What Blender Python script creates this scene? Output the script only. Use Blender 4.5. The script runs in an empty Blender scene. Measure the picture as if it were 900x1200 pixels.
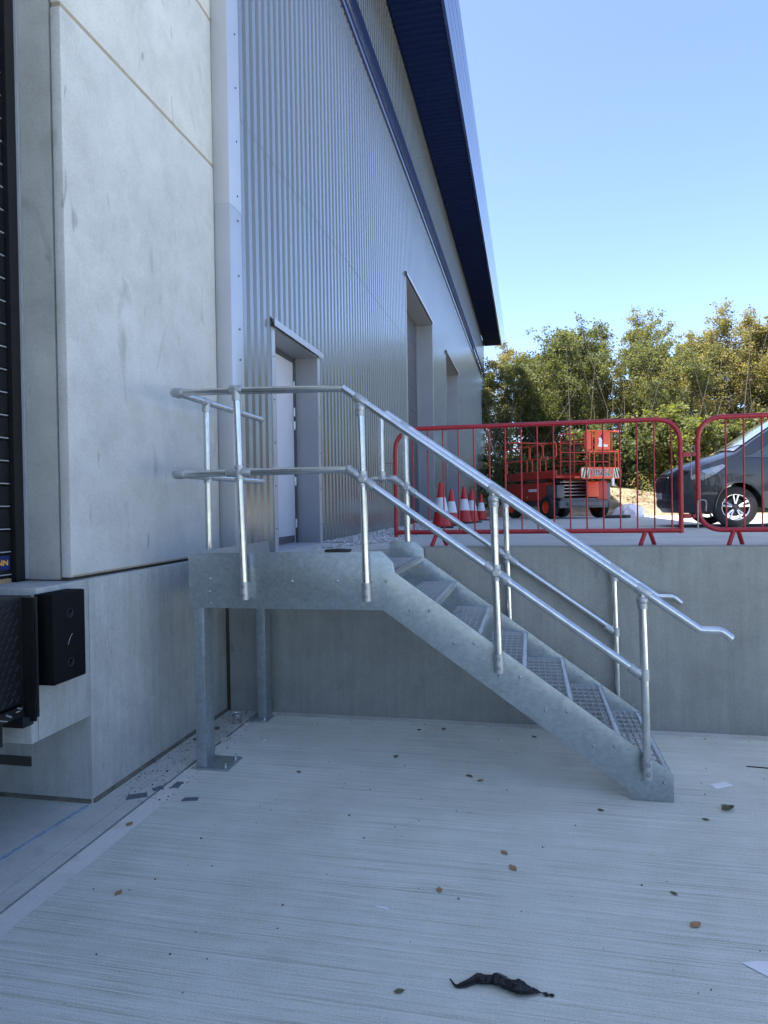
import bpy, bmesh, math, random
import numpy as np
from mathutils import Vector, Matrix, Euler
random.seed(7)
rng = np.random.default_rng(7)
R = math.radians
scene = bpy.context.scene
col = scene.collection

# ---------------------------------------------------------------- camera
EYE = 1.83
F_PX, YAW, PITCH, ROLL = 798.2, 0.209221, -0.0101927, -0.0164592
cam_d = bpy.data.cameras.new("camera")
cam = bpy.data.objects.new("camera", cam_d)
col.objects.link(cam)
fw = Vector((-math.sin(YAW) * math.cos(PITCH), math.cos(YAW) * math.cos(PITCH), math.sin(PITCH)))
rt = Vector((math.cos(YAW), math.sin(YAW), 0))
up = rt.cross(fw)
r2 = rt * math.cos(ROLL) + up * math.sin(ROLL)
u2 = up * math.cos(ROLL) - rt * math.sin(ROLL)
cam.matrix_world = Matrix(((r2.x, u2.x, -fw.x, 0), (r2.y, u2.y, -fw.y, 0), (r2.z, u2.z, -fw.z, EYE), (0, 0, 0, 1)))
cam_d.sensor_fit = 'HORIZONTAL'
cam_d.sensor_width = 36
cam_d.lens = F_PX / 900 * 36
cam_d.clip_end = 3000
cam_d.clip_start = 0.05
scene.camera = cam

# ---------------------------------------------------------------- light
SUN_EL, SUN_ROT = R(65), R(-115)      # the sun stands high to the left, behind the warehouse
world = bpy.data.worlds.new("World")
scene.world = world
world.use_nodes = True
wn = world.node_tree
wn.nodes.clear()
sky = wn.nodes.new('ShaderNodeTexSky')
sky.sky_type = 'NISHITA'
sky.sun_disc = False
sky.sun_elevation = SUN_EL
sky.sun_rotation = SUN_ROT
sky.air_density = .5
sky.dust_density = 1.0
sky.ozone_density = 1.7
bg = wn.nodes.new('ShaderNodeBackground')
bg.inputs['Strength'].default_value = 0.15
wo = wn.nodes.new('ShaderNodeOutputWorld')
wn.links.new(sky.outputs[0], bg.inputs[0])
wn.links.new(bg.outputs[0], wo.inputs[0])
sun_d = bpy.data.lights.new("sun", 'SUN')
sun_d.energy = 4.0
sun_d.angle = R(0.53)
sun_d.color = (1.0, 0.95, 0.87)
sun = bpy.data.objects.new("sun", sun_d)
sun.rotation_euler = (math.pi / 2 - SUN_EL, 0, math.pi - SUN_ROT)
sun.location = (-20, 20, 40)
col.objects.link(sun)
scene.view_settings.view_transform = 'Standard'
scene.view_settings.look = 'None'
scene.view_settings.gamma = 1
scene.view_settings.exposure = 1.98
scene.cycles.max_bounces = 8
scene.cycles.transparent_max_bounces = 8

# ---------------------------------------------------------------- materials
class N:
    def __init__(s, name):
        s.m = bpy.data.materials.new(name); s.m.use_nodes = True
        s.t = s.m.node_tree; s.t.nodes.clear()
        s.out = s.t.nodes.new('ShaderNodeOutputMaterial')
        s.b = s.t.nodes.new('ShaderNodeBsdfPrincipled')
        s.l(s.b.outputs[0], s.out.inputs[0])
        tc = s.t.nodes.new('ShaderNodeTexCoord'); s.co = tc.outputs['Object']
        s.bump_prev = None
    def l(s, a, b): s.t.links.new(a, b)
    def n(s, k): return s.t.nodes.new(k)
    def world_co(s):
        g = s.n('ShaderNodeNewGeometry'); s.co = g.outputs['Position']; return s
    def map(s, scale=(1, 1, 1), rot=(0, 0, 0)):
        m = s.n('ShaderNodeMapping'); m.inputs['Scale'].default_value = scale; m.inputs['Rotation'].default_value = rot
        s.l(s.co, m.inputs[0]); return m.outputs[0]
    def noise(s, scale, detail=4, rough=.55, vec=None, dist=0):
        n = s.n('ShaderNodeTexNoise'); n.inputs['Scale'].default_value = scale; n.inputs['Detail'].default_value = detail
        n.inputs['Roughness'].default_value = rough; n.inputs['Distortion'].default_value = dist
        s.l(vec if vec is not None else s.co, n.inputs['Vector']); return n.outputs['Fac']
    def vor(s, scale, vec=None, out='Color', feature='F1'):
        n = s.n('ShaderNodeTexVoronoi'); n.inputs['Scale'].default_value = scale; n.feature = feature
        s.l(vec if vec is not None else s.co, n.inputs['Vector']); return n.outputs[out]
    def ramp(s, f, stops):
        r = s.n('ShaderNodeValToRGB'); e = r.color_ramp.elements
        while len(e) < len(stops): e.new(.5)
        for i, (p, c) in enumerate(stops):
            e[i].position = p
            e[i].color = (c, c, c, 1) if not isinstance(c, (tuple, list)) else (*c, 1)
        s.l(f, r.inputs[0]); return r.outputs[0]
    def mix(s, f, a, b, mode='MIX'):
        m = s.n('ShaderNodeMix'); m.data_type = 'RGBA'; m.blend_type = mode
        for k, v in ((0, f), (6, a), (7, b)):
            if isinstance(v, (int, float)): m.inputs[k].default_value = v if k == 0 else (v, v, v, 1)
            elif isinstance(v, tuple): m.inputs[k].default_value = (*v, 1)
            else: s.l(v, m.inputs[k])
        return m.outputs[2]
    def math(s, op, a, b=0.0):
        m = s.n('ShaderNodeMath'); m.operation = op
        for k, v in ((0, a), (1, b)):
            if isinstance(v, (int, float)): m.inputs[k].default_value = v
            else: s.l(v, m.inputs[k])
        return m.outputs[0]
    def bump(s, h, strength=.3, dist=.01):
        b = s.n('ShaderNodeBump'); b.inputs['Strength'].default_value = strength; b.inputs['Distance'].default_value = dist
        s.l(h, b.inputs['Height'])
        if s.bump_prev is not None: s.l(s.bump_prev, b.inputs['Normal'])
        s.bump_prev = b.outputs[0]; s.l(b.outputs[0], s.b.inputs['Normal']); return s
    def set(s, **k):
        for a, v in k.items():
            i = s.b.inputs[{'color': 'Base Color', 'rough': 'Roughness', 'metal': 'Metallic', 'coat': 'Coat Weight', 'crough': 'Coat Roughness',
                            'spec': 'Specular IOR Level', 'trans': 'Transmission Weight', 'ior': 'IOR', 'alpha': 'Alpha', 'sub': 'Subsurface Weight'}[a]]
            if isinstance(v, tuple): i.default_value = (*v, 1)
            elif isinstance(v, (int, float)): i.default_value = v
            else: s.l(v, i)
        return s

def simple(name, c, rough=.5, metal=0.0, var=.12, scale=8, bump=0.0, coat=0.0):
    m = N(name)
    lo = tuple(max(0, x * (1 - var)) for x in c); hi = tuple(min(1, x * (1 + var)) for x in c)
    f = m.noise(scale, 6, .6)
    m.set(color=m.mix(m.ramp(f, [(.3, 0.0), (.7, 1.0)]), lo, hi), metal=metal, coat=coat)
    m.set(rough=m.math('ADD', m.math('MULTIPLY', f, .2), rough - .1))
    if bump: m.bump(m.noise(scale * 8, 3), bump, .004)
    return m.m

def concrete(name, c, streak=.0, mottle=.16, pores=True, stain=.25, scale=1.0):
    m = N(name).world_co()
    big = m.noise(.9 * scale, 5, .62, dist=.6)
    mid = m.noise(5 * scale, 6, .65)
    fine = m.noise(60, 4, .7)
    base = m.mix(m.ramp(big, [(.3, 0.0), (.7, 1.0)]), tuple(x * (1 - mottle) for x in c), tuple(x * (1 + mottle * .7) for x in c))
    base = m.mix(.35, base, m.ramp(mid, [(.25, .35), (.5, .52), (.75, .66)]), 'OVERLAY')
    base = m.mix(.16, base, m.ramp(fine, [(.3, .2), (.7, .8)]), 'OVERLAY')
    if streak:
        sv = m.map((9, 9, .55)); s = m.noise(2.2, 5, .7, sv)
        base = m.mix(streak, base, m.ramp(s, [(.3, .2), (.5, .5), (.72, .85)]), 'OVERLAY')
    if stain:
        st = m.noise(2.6, 3, .5, m.map((1, 1, .5)), dist=1.5)
        base = m.mix(m.math('MULTIPLY', m.ramp(st, [(.62, 0.0), (.74, 1.0)]), stain), base, tuple(x * .55 for x in c))
        st2 = m.noise(7, 2, .5, m.map((1, 1.6, .4)), dist=.8)
        base = m.mix(m.math('MULTIPLY', m.ramp(st2, [(.70, 0.0), (.76, 1.0)]), stain * 1.2), base, tuple(x * .5 for x in c))
    if pores:
        p = m.vor(42, out='Distance')
        pm = m.math('MULTIPLY', m.ramp(p, [(.05, 1.0), (.11, 0.0)]), m.ramp(m.noise(3.3, 3), [(.55, 0.0), (.66, 1.0)]))
        base = m.mix(m.math('MULTIPLY', pm, .55), base, tuple(x * .4 for x in c))
    m.set(color=base, rough=.86, spec=.25)
    m.bump(m.noise(140, 3, .7), .12, .003).bump(mid, .1, .012)
    return m.m

def slab(name, c):
    # brushed yard concrete: fine grooves run along x
    m = N(name).world_co()
    wob = m.n('ShaderNodeVectorMath'); wob.operation = 'ADD'
    nz = m.n('ShaderNodeTexNoise'); nz.inputs['Scale'].default_value = .7; m.l(m.co, nz.inputs['Vector'])
    sc = m.n('ShaderNodeVectorMath'); sc.operation = 'SCALE'; sc.inputs['Scale'].default_value = .025; m.l(nz.outputs['Color'], sc.inputs[0])
    m.l(m.co, wob.inputs[0]); m.l(sc.outputs[0], wob.inputs[1]); base_co = m.co; m.co = wob.outputs[0]
    l1 = m.noise(1, 3, .7, m.map((.8, 105, 1)))
    l2 = m.noise(1, 4, .75, m.map((2.2, 300, 1)))
    l3 = m.noise(1, 2, .6, m.map((.5, 30, 1)))
    m.co = base_co
    big = m.noise(.55, 5, .6, dist=.5); mid = m.noise(3.5, 6, .7)
    col_ = m.mix(m.ramp(big, [(.3, 0.0), (.7, 1.0)]), tuple(x * .86 for x in c), tuple(x * 1.12 for x in c))
    col_ = m.mix(.3, col_, m.ramp(mid, [(.25, .3), (.75, .7)]), 'OVERLAY')
    col_ = m.mix(.42, col_, m.ramp(l1, [(.28, .10), (.47, .53), (.7, .80)]), 'OVERLAY')  # brush grooves darkened in the colour, standing in for their shade
    col_ = m.mix(.40, col_, m.ramp(m.noise(230, 3, .8, m.map((.45, 1, 1))), [(.32, .12), (.68, .88)]), 'OVERLAY')
    col_ = m.mix(.34, col_, m.ramp(l2, [(.3, .15), (.7, .85)]), 'OVERLAY')
    groove_shade = m.ramp(m.math('MULTIPLY', l1, l3), [(.13, 1.0), (.19, 0.0)])  # deepest grooves get extra shade painted into the colour
    col_ = m.mix(m.math('MULTIPLY', groove_shade, .32), col_, tuple(x * .45 for x in c))
    spk = m.vor(120, out='Distance')
    spm = m.math('MULTIPLY', m.ramp(spk, [(.06, 1.0), (.14, 0.0)]), m.ramp(m.noise(2.1, 3), [(.45, 0.0), (.6, 1.0)]))
    col_ = m.mix(m.math('MULTIPLY', spm, .5), col_, tuple(x * .4 for x in c))
    m.set(color=col_, rough=.88, spec=.22)
    m.bump(l1, .8, .008).bump(l2, .6, .004).bump(m.noise(220, 2), .15, .002)
    return m.m

def galv(name, c, metal=.75, rough=.42, spangle=60, streaks=True):
    m = N(name).world_co()
    v = m.vor(spangle, vec=m.map((1, 1, 1)), out='Color')
    sp = m.n('ShaderNodeSeparateColor'); m.l(v, sp.inputs[0])
    big = m.noise(9.0, 6, .7, dist=.5)
    diag = m.noise(5, 6, .75, m.map((4, 4, 16), (0, R(38), 0)))
    b = m.mix(m.ramp(big, [(.3, 0.0), (.7, 1.0)]), tuple(x * .93 for x in c), tuple(x * 1.05 for x in c))
    b = m.mix(.24, b, m.ramp(sp.outputs[0], [(0, .3), (1, .7)]), 'OVERLAY')
    if streaks: b = m.mix(.2, b, m.ramp(diag, [(.3, .3), (.7, .7)]), 'OVERLAY')
    m.set(color=b, metal=metal)
    m.set(rough=m.math('ADD', m.math('MULTIPLY', m.noise(12, 4), .16), rough - .08))
    if streaks: m.bump(m.noise(35, 4), .05, .004)
    return m.m

M = {}
M['panel'] = concrete('pale_precast_concrete', (.515, .52, .495), stain=.55, mottle=.13)
M['pier'] = concrete('column_concrete', (.38, .385, .36), stain=.4, mottle=.2)
M['plinth'] = concrete('plinth_concrete', (.41, .42, .395), streak=.18, stain=.25)
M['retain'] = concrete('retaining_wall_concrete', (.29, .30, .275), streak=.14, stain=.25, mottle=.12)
M['slab'] = slab('brushed_yard_slab', (.58, .61, .535))
M['smooth'] = concrete('trowelled_concrete', (.50, .515, .475), stain=.35, mottle=.2)
M['laitance'] = concrete('pale_slab_edge', (.64, .64, .60), stain=.4, mottle=.2)
M['deck'] = concrete('upper_slab_concrete', (.47, .48, .45), stain=.2, mottle=.15, pores=False)
M['joint'] = simple('joint_sealant', (.06, .055, .05), .9)
M['mortar'] = simple('sandy_sealant', (.33, .28, .20), .9, scale=30)
M['galv'] = galv('galvanised_plate', (.38, .43, .44), .7, .36, 42)
M['tube'] = galv('galvanised_tube', (.60, .62, .62), .92, .24, 14, False)
M['cast'] = galv('galvanised_casting', (.45, .47, .48), .8, .5, 90, False)
M['grate'] = galv('galvanised_grating', (.62, .64, .65), .75, .38, 14, False)

def cladding(name, c, rough=.36, metal=.65):
    m = N(name)
    oi = m.n('ShaderNodeObjectInfo')
    f = m.ramp(oi.outputs['Random'], [(0, .965), (1, 1.035)])
    v = m.noise(1.2, 3, .5, m.map((1, 1, .25)))
    b = m.mix(1.0, c, f, 'MULTIPLY')
    b = m.mix(.12, b, m.ramp(v, [(.3, .3), (.7, .7)]), 'OVERLAY')
    m.set(color=b, metal=metal)
    m.set(rough=m.math('ADD', m.math('MULTIPLY', v, .1), rough - .05))
    m.set(coat=.9, crough=.17)
    return m.m
M['clad'] = cladding('silver_cladding_sheet', (.175, .185, .178), .25, .35)
M['flash'] = simple('silver_flashing', (.50, .51, .53), .38, .6, .04, 2)
M['jamb'] = simple('grey_flashing', (.30, .31, .33), .45, .35, .06, 2)
M['leaf_door'] = simple('pale_door_paint', (.55, .55, .58), .45, 0, .04, 3)
M['shutter'] = simple('dark_shutter_paint', (.075, .078, .088), .5, .2, .1, 3)
M['navy'] = simple('navy_coated_steel', (.006, .016, .075), .3, 0, .1, 2, coat=.6)
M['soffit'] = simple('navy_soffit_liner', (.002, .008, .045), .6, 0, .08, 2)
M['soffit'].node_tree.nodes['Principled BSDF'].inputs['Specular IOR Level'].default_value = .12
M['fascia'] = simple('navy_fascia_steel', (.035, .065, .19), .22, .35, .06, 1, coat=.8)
M['black'] = simple('black_rubber', (.004, .004, .0045), .75, 0, .3, 14, bump=.2)
M['black'].node_tree.nodes['Principled BSDF'].inputs['Specular IOR Level'].default_value = .18
M['blacksteel'] = simple('black_steel', (.004, .004, .005), .45, 0, .3, 10, coat=.2)
M['wornsteel'] = simple('worn_black_steel', (.05, .05, .055), .35, .5)
M['doorblack'] = simple('black_door_section', (.004, .0045, .006), .4, 0, .2, 3)
M['sealgrey'] = simple('pale_seal_strip', (.30, .32, .34), .5, 0, .1, 5)
M['stickerblue'] = simple('sticker_blue', (.012, .02, .13), .4)
M['gold'] = simple('sticker_yellow', (.75, .42, .04), .45)
M['scratch'] = simple('bare_scratch', (.32, .33, .33), .5, .3)
M['hinge'] = simple('hinge_steel', (.55, .56, .58), .35, .7)
M['screw'] = simple('dark_screw_head', (.06, .06, .07), .5, .4)
def redpaint():
    m = N('barrier_red_paint').world_co()
    n = m.noise(40, 5, .7)
    b = m.mix(m.ramp(m.noise(9, 4), [(.3, 0.0), (.7, 1.0)]), (.27, .006, .014), (.36, .010, .022))
    b = m.mix(m.ramp(n, [(.69, 0.0), (.73, 1.0)]), b, (.30, .26, .25))
    m.set(color=b, rough=.4); return m.m
M['red'] = redpaint()
M['peg'] = simple('rusty_peg', (.28, .25, .24), .5, .5, .3, 40)
M['cone_red'] = simple('cone_red_plastic', (.52, .022, .018), .45, 0, .15, 6)
M['cone_white'] = simple('cone_white_sleeve', (.72, .73, .76), .4, 0, .06, 6)
M['bag'] = simple('white_plastic_sheet', (.75, .77, .80), .35, 0, .05, 12, bump=.3)
M['vanpaint'] = None
m = N('van_dark_blue_grey_paint'); m.world_co(); fl = m.vor(900, out='Color'); sp_ = m.n('ShaderNodeSeparateColor'); m.l(fl, sp_.inputs[0])
m.set(color=m.mix(m.math('MULTIPLY', sp_.outputs[0], .35), (.008, .010, .015), (.022, .026, .036)), metal=.3, rough=.4, coat=.7, crough=.04)
M['vanpaint'] = m.m
m = N('tinted_glass'); m.set(color=m.mix(m.noise(2, 2), (.012, .016, .016), (.02, .028, .028)), rough=.04, spec=.9, coat=.5); M['glass'] = m.m
m = N('windscreen_glass'); m.set(color=m.mix(m.noise(2, 2), (.16, .20, .23), (.2, .24, .27)), rough=.05, spec=1.0, coat=1.0); M['screen'] = m.m  # pale blue base holds the sky's reflection on the windscreen
M['tyre'] = simple('tyre_rubber', (.018, .018, .019), .8, 0, .2, 20)
M['alloy'] = simple('bright_alloy', (.70, .71, .72), .28, .8, .05, 6)
M['alloydark'] = simple('dark_alloy', (.03, .03, .033), .4, .3)
M['lamp'] = simple('headlamp_lens', (.16, .17, .19), .12, .5, .3, 30, coat=1.0)
M['plastic'] = simple('black_plastic', (.015, .016, .018), .5, 0, .2, 20)
M['plate'] = simple('number_plate', (.6, .6, .58), .4)
M['chrome'] = simple('chrome_trim', (.6, .6, .6), .15, 1)
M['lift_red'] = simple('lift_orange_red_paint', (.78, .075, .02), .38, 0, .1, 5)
M['lift_shaded'] = simple('lift_shaded_red_paint', (.48, .032, .014), .45, 0, .15, 5)  # darker copy of the lift red, with the body's shade in the colour
M['lift_grey'] = simple('lift_grey_steel', (.12, .125, .13), .5, .2, .2, 8)
M['cream'] = simple('cream_paint', (.72, .68, .50), .5)
M['ink'] = simple('black_ink', (.012, .012, .012), .5)
M['white'] = simple('white_ink', (.78, .78, .76), .5)
m = N('bank_soil').world_co()
bb = m.noise(.8, 6, .65); b = m.mix(m.ramp(bb, [(.35, 0.0), (.65, 1.0)]), (.17, .125, .08), (.38, .31, .215))
b = m.mix(m.ramp(m.noise(3.5, 6, .75), [(.5, 0.0), (.62, 1.0)]), b, (.10, .095, .045))
m.set(color=b, rough=.95, spec=.1).bump(m.noise(6, 6, .7), .7, .15); M['soil'] = m.m
m = N('distant_field').world_co(); m.set(color=m.mix(m.ramp(m.noise(.05, 6), [(.4, 0.0), (.6, 1.0)]), (.09, .10, .045), (.20, .18, .10)), rough=.95); M['field'] = m.m
m = N('gravel_stone'); oi = m.n('ShaderNodeObjectInfo'); g = m.n('ShaderNodeNewGeometry')
m.set(color=m.ramp(g.outputs['Random Per Island'], [(0, (.22, .215, .21)), (.5, (.45, .44, .43)), (1, (.72, .71, .69))]), rough=.85); M['gravel'] = m.m

def leafmat(name, cols, trans=.45):
    m = N(name)
    g = m.n('ShaderNodeNewGeometry')
    tc = m.n('ShaderNodeNewGeometry')
    c1 = m.ramp(g.outputs['Random Per Island'], [(i / (len(cols) - 1), c) for i, c in enumerate(cols)])
    nz = m.noise(.5, 3, .5)
    c = m.mix(.35, c1, m.ramp(nz, [(.35, cols[0]), (.65, cols[-1])]))
    m.set(color=c, rough=.55, spec=.3)
    tr = m.n('ShaderNodeBsdfTranslucent'); m.l(m.mix(1.0, c, (1.9, 1.8, .7), 'MULTIPLY'), tr.inputs[0])
    mx = m.n('ShaderNodeMixShader'); mx.inputs[0].default_value = trans
    m.l(m.b.outputs[0], mx.inputs[1]); m.l(tr.outputs[0], mx.inputs[2]); m.l(mx.outputs[0], m.out.inputs[0])
    return m.m
M['lf_green'] = leafmat('mid_green_leaves', [(.08, .10, .045), (.13, .15, .07), (.21, .21, .10)])
M['lf_dark'] = leafmat('dark_green_leaves', [(.05, .07, .035), (.08, .10, .05), (.13, .145, .075)])
M['lf_yellow'] = leafmat('yellowing_leaves', [(.13, .135, .05), (.19, .18, .075), (.26, .24, .11)])
M['lf_brown'] = leafmat('drought_browned_leaves', [(.15, .125, .065), (.20, .17, .09), (.26, .225, .12)])
M['lf_bright'] = leafmat('bright_green_leaves', [(.13, .16, .04), (.18, .21, .06), (.25, .27, .08)])
M['bark'] = simple('dark_bark', (.11, .095, .075), .9, 0, .4, 12, bump=.5)
M['birch'] = simple('pale_birch_bark', (.50, .47, .42), .8, 0, .35, 9, bump=.3)
M['dry'] = simple('dry_leaf_brown', (.32, .19, .09), .8, 0, .4, 60)
M['dryolive'] = simple('dry_leaf_olive', (.11, .11, .055), .8, 0, .4, 60)
M['slate'] = simple('blue_grey_plastic', (.10, .125, .155), .5, 0, .15, 40)
M['chalk'] = simple('blue_chalk', (.26, .35, .46), .95, 0, .3, 30)
M['poly'] = simple('black_polythene', (.008, .009, .010), .33, 0, .3, 20)
M['poly'].node_tree.nodes['Principled BSDF'].inputs['Specular IOR Level'].default_value = .3
M['grime'] = simple('damp_base_sealant', (.13, .125, .10), .9, 0, .4, 25, bump=.4)
M['paper'] = simple('white_paper', (.75, .76, .78), .7, 0, .04, 10)
M['soot'] = simple('timber_strip', (.36, .25, .14), .8, 0, .3, 20)

# ---------------------------------------------------------------- mesh helpers
class MB:
    def __init__(s): s.v = []; s.f = []; s.mi = []; s.cur = 0
    def add(s, vs, fs):
        o = len(s.v); s.v += [tuple(x) for x in vs]; s.f += [tuple(i + o for i in f) for f in fs]; s.mi += [s.cur] * len(fs); return s
    def box(s, x0, x1, y0, y1, z0, z1):
        vs = [(x, y, z) for z in (z0, z1) for x, y in ((x0, y0), (x1, y0), (x1, y1), (x0, y1))]
        return s.add(vs, [(3, 2, 1, 0), (4, 5, 6, 7), (0, 1, 5, 4), (1, 2, 6, 5), (2, 3, 7, 6), (3, 0, 4, 7)])
    def obox(s, c, hs, rot=None):
        rm = rot if rot is not None else Matrix.Identity(3)
        vs = []
        for z in (-1, 1):
            for x, y in ((-1, -1), (1, -1), (1, 1), (-1, 1)):
                vs.append(Vector(c) + rm @ Vector((x * hs[0], y * hs[1], z * hs[2])))
        return s.add(vs, [(3, 2, 1, 0), (4, 5, 6, 7), (0, 1, 5, 4), (1, 2, 6, 5), (2, 3, 7, 6), (3, 0, 4, 7)])
    def prism(s, poly, a, b, axis='y'):
        # poly of 2-D points; extruded from a to b along axis
        n = len(poly)
        def P(p, t): return {'y': (p[0], t, p[1]), 'x': (t, p[0], p[1]), 'z': (p[0], p[1], t)}[axis]
        vs = [P(p, a) for p in poly] + [P(p, b) for p in poly]
        fs = [tuple(range(n - 1, -1, -1)), tuple(range(n, 2 * n))] + [(i, (i + 1) % n, (i + 1) % n + n, i + n) for i in range(n)]
        return s.add(vs, fs)
    def tube(s, path, r, seg=14, cap=True, rs=None):
        path = [Vector(p) for p in path]; n = len(path)
        t0 = (path[1] - path[0]).normalized()
        a = Vector((0, 0, 1)) if abs(t0.z) < .9 else Vector((0, 1, 0))
        u = t0.cross(a).normalized(); rings = []
        prev = t0
        for i, p in enumerate(path):
            ti = (path[min(i + 1, n - 1)] - path[max(i - 1, 0)]).normalized() if 0 < i < n - 1 else ((path[1] - path[0]) if i == 0 else (path[-1] - path[-2])).normalized()
            if 0 < i < n - 1:
                d1 = (path[i] - path[i - 1]).normalized(); d2 = (path[i + 1] - path[i]).normalized()
                ti = (d1 + d2).normalized(); k = 1 / max(.5, ti.dot(d1))
            else: k = 1
            q = prev.rotation_difference(ti); u = (q @ u); u = (u - ti * u.dot(ti)).normalized(); prev = ti
            w = ti.cross(u)
            rr = rs[i] if rs else r
            rings.append([p + (u * math.cos(2 * math.pi * j / seg) + w * math.sin(2 * math.pi * j / seg)) * rr for j in range(seg)])
        vs = [v for g in rings for v in g]; fs = []
        for i in range(n - 1):
            for j in range(seg):
                fs.append((i * seg + j, i * seg + (j + 1) % seg, (i + 1) * seg + (j + 1) % seg, (i + 1) * seg + j))
        if cap: fs += [tuple(range(seg - 1, -1, -1)), tuple((n - 1) * seg + j for j in range(seg))]
        return s.add(vs, fs)
    def lathe(s, prof, c=(0, 0, 0), seg=24, axis='z'):
        vs = []; n = len(prof)
        for r, h in prof:
            for j in range(seg):
                a = 2 * math.pi * j / seg; x, y = r * math.cos(a), r * math.sin(a)
                p = {'z': (x, y, h), 'y': (x, h, y), 'x': (h, x, y)}[axis]
                vs.append((p[0] + c[0], p[1] + c[1], p[2] + c[2]))
        fs = []
        for i in range(n - 1):
            for j in range(seg):
                fs.append((i * seg + j, i * seg + (j + 1) % seg, (i + 1) * seg + (j + 1) % seg, (i + 1) * seg + j))
        return s.add(vs, fs)
    def ball(s, c, r, seg=12):
        k = seg // 2
        return s.lathe([(r[0] * math.sin(math.pi * i / k) if isinstance(r, tuple) else max(1e-4, r * math.sin(math.pi * i / k)), -(r if not isinstance(r, tuple) else r[1]) * math.cos(math.pi * i / k)) for i in range(k + 1)], c, seg)
    def build(s, name, mats, parent=None, org=None, smooth=False, bevel=0.0, recalc=True, angle=40):
        me = bpy.data.meshes.new(name)
        ox = org if org is not None else (ORG.get(parent.name, (0, 0, 0)) if parent is not None else (0, 0, 0))
        me.from_pydata([(v[0] - ox[0], v[1] - ox[1], v[2] - ox[2]) for v in s.v], [], s.f)
        if not isinstance(mats, (list, tuple)): mats = [mats]
        for q in mats: me.materials.append(q)
        if len(mats) > 1: me.polygons.foreach_set('material_index', s.mi)
        if recalc or bevel:
            bm = bmesh.new(); bm.from_mesh(me)
            if bevel:
                es = [e for e in bm.edges if len(e.link_faces) == 2 and e.calc_face_angle(0) > R(35)]
                bmesh.ops.bevel(bm, geom=es, offset=bevel, segments=2, affect='EDGES', profile=.6)
            bmesh.ops.recalc_face_normals(bm, faces=bm.faces)
            bm.to_mesh(me); bm.free()
        if smooth or bevel:
            me.shade_smooth(); me.set_sharp_from_angle(angle=R(angle))
        o = bpy.data.objects.new(name, me); col.objects.link(o)
        if parent is not None:
            o.parent = parent; ORG[o.name] = ORG.get(parent.name, (0, 0, 0))
        else:
            o.location = ox; ORG[o.name] = ox
        return o
ORG = {}
def tag(o, label=None, cat=None, group=None, kind=None):
    for k, v in (('label', label), ('category', cat), ('group', group), ('kind', kind)):
        if v: o[k] = v
    return o
def empty(name, loc, label, cat, group=None, rotz=0):
    o = bpy.data.objects.new(name, None); col.objects.link(o); o.location = loc; o.rotation_euler = (0, 0, rotz)
    o.empty_display_size = .1
    ORG[o.name] = tuple(loc) if not rotz else (0, 0, 0)
    return tag(o, label, cat, group)
def inst(src, name, parent, loc, rot=None):
    o = src.copy(); o.name = name; col.objects.link(o); o.parent = parent; o.location = loc
    if rot: o.rotation_euler = rot
    return o
def copy_tree(o, parent=None):
    c = o.copy(); col.objects.link(c); c.parent = parent
    for ch in list(o.children): copy_tree(ch, c)
    return c
def fillet(pts, r, n=6):
    pts = [Vector(p) for p in pts]; out = [pts[0]]
    for i in range(1, len(pts) - 1):
        a, b, c = pts[i - 1], pts[i], pts[i + 1]
        d1 = (a - b).normalized(); d2 = (c - b).normalized()
        ang = d1.angle(d2)
        rr = r[i - 1] if isinstance(r, (list, tuple)) else r
        t = min(rr / math.tan(ang / 2), (a - b).length * .49, (c - b).length * .49)
        for k in range(n + 1):
            s_ = k / n; p1 = b + d1 * t; p2 = b + d2 * t
            out.append(p1 * (1 - s_) ** 2 + b * 2 * s_ * (1 - s_) + p2 * s_ ** 2)
    out.append(pts[-1]); return out
def text(name, s, size, mat, parent, mw, align='CENTER', depth=.002, offset=0.0, xs=1.0):
    cu = bpy.data.curves.new(name, 'FONT'); cu.body = s; cu.size = size; cu.extrude = depth; cu.align_x = align; cu.align_y = 'CENTER'; cu.offset = offset
    t = bpy.data.objects.new('tmp', cu); col.objects.link(t)
    bpy.context.view_layer.update()
    me = bpy.data.meshes.new_from_object(t.evaluated_get(bpy.context.evaluated_depsgraph_get()))
    bpy.data.objects.remove(t)
    me.transform(mw @ Matrix.Diagonal((xs, 1, 1, 1)))
    me.materials.clear(); me.materials.append(mat)
    o = bpy.data.objects.new(name, me); col.objects.link(o); o.parent = parent
    return o

# ================================================================ SETTING
WY = 5.72                      # face of the retaining wall
# ground far out (below everything)
g = MB(); g.add([(-900, -900, -.35), (900, -900, -.35), (900, 900, -.35), (-900, 900, -.35)], [(0, 1, 2, 3)])
tag(g.build('ground', M['field'], recalc=False), kind='structure')
# lower yard: brushed slab and trowelled strips, each its own slab with real joints
y = MB(); y.box(-2.245, 60, -60, WY - .002, -.30, 0.0)
yard = tag(y.build('yard_slab', M['slab'], recalc=False), kind='structure')
e_ = MB(); e_.box(-2.374, -2.2455, -60, WY - .003, -.30, -.0015)
tag(e_.build('slab_edge_strip', M['laitance'], yard), kind='structure')
e_ = MB(); e_.box(-2.2, 40, WY - .11, WY - .004, .0, .004)
tag(e_.build('wall_foot_strip', M['smooth'], yard), kind='structure')
e_ = MB(); e_.box(-5, -2.396, -60, WY - .004, -.30, -.003)
tag(e_.build('apron_slab', M['smooth'], yard), kind='structure')
e_ = MB(); e_.box(-2.3965, -2.3735, -60, WY - .005, -.30, -.016)
tag(e_.build('expansion_joint', M['joint'], yard), kind='structure')
e_ = MB(); e_.box(-2.50, -2.494, -60, WY - .006, -.01, -.0025)
tag(e_.build('scored_line', M['pier'], yard), kind='structure')
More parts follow.
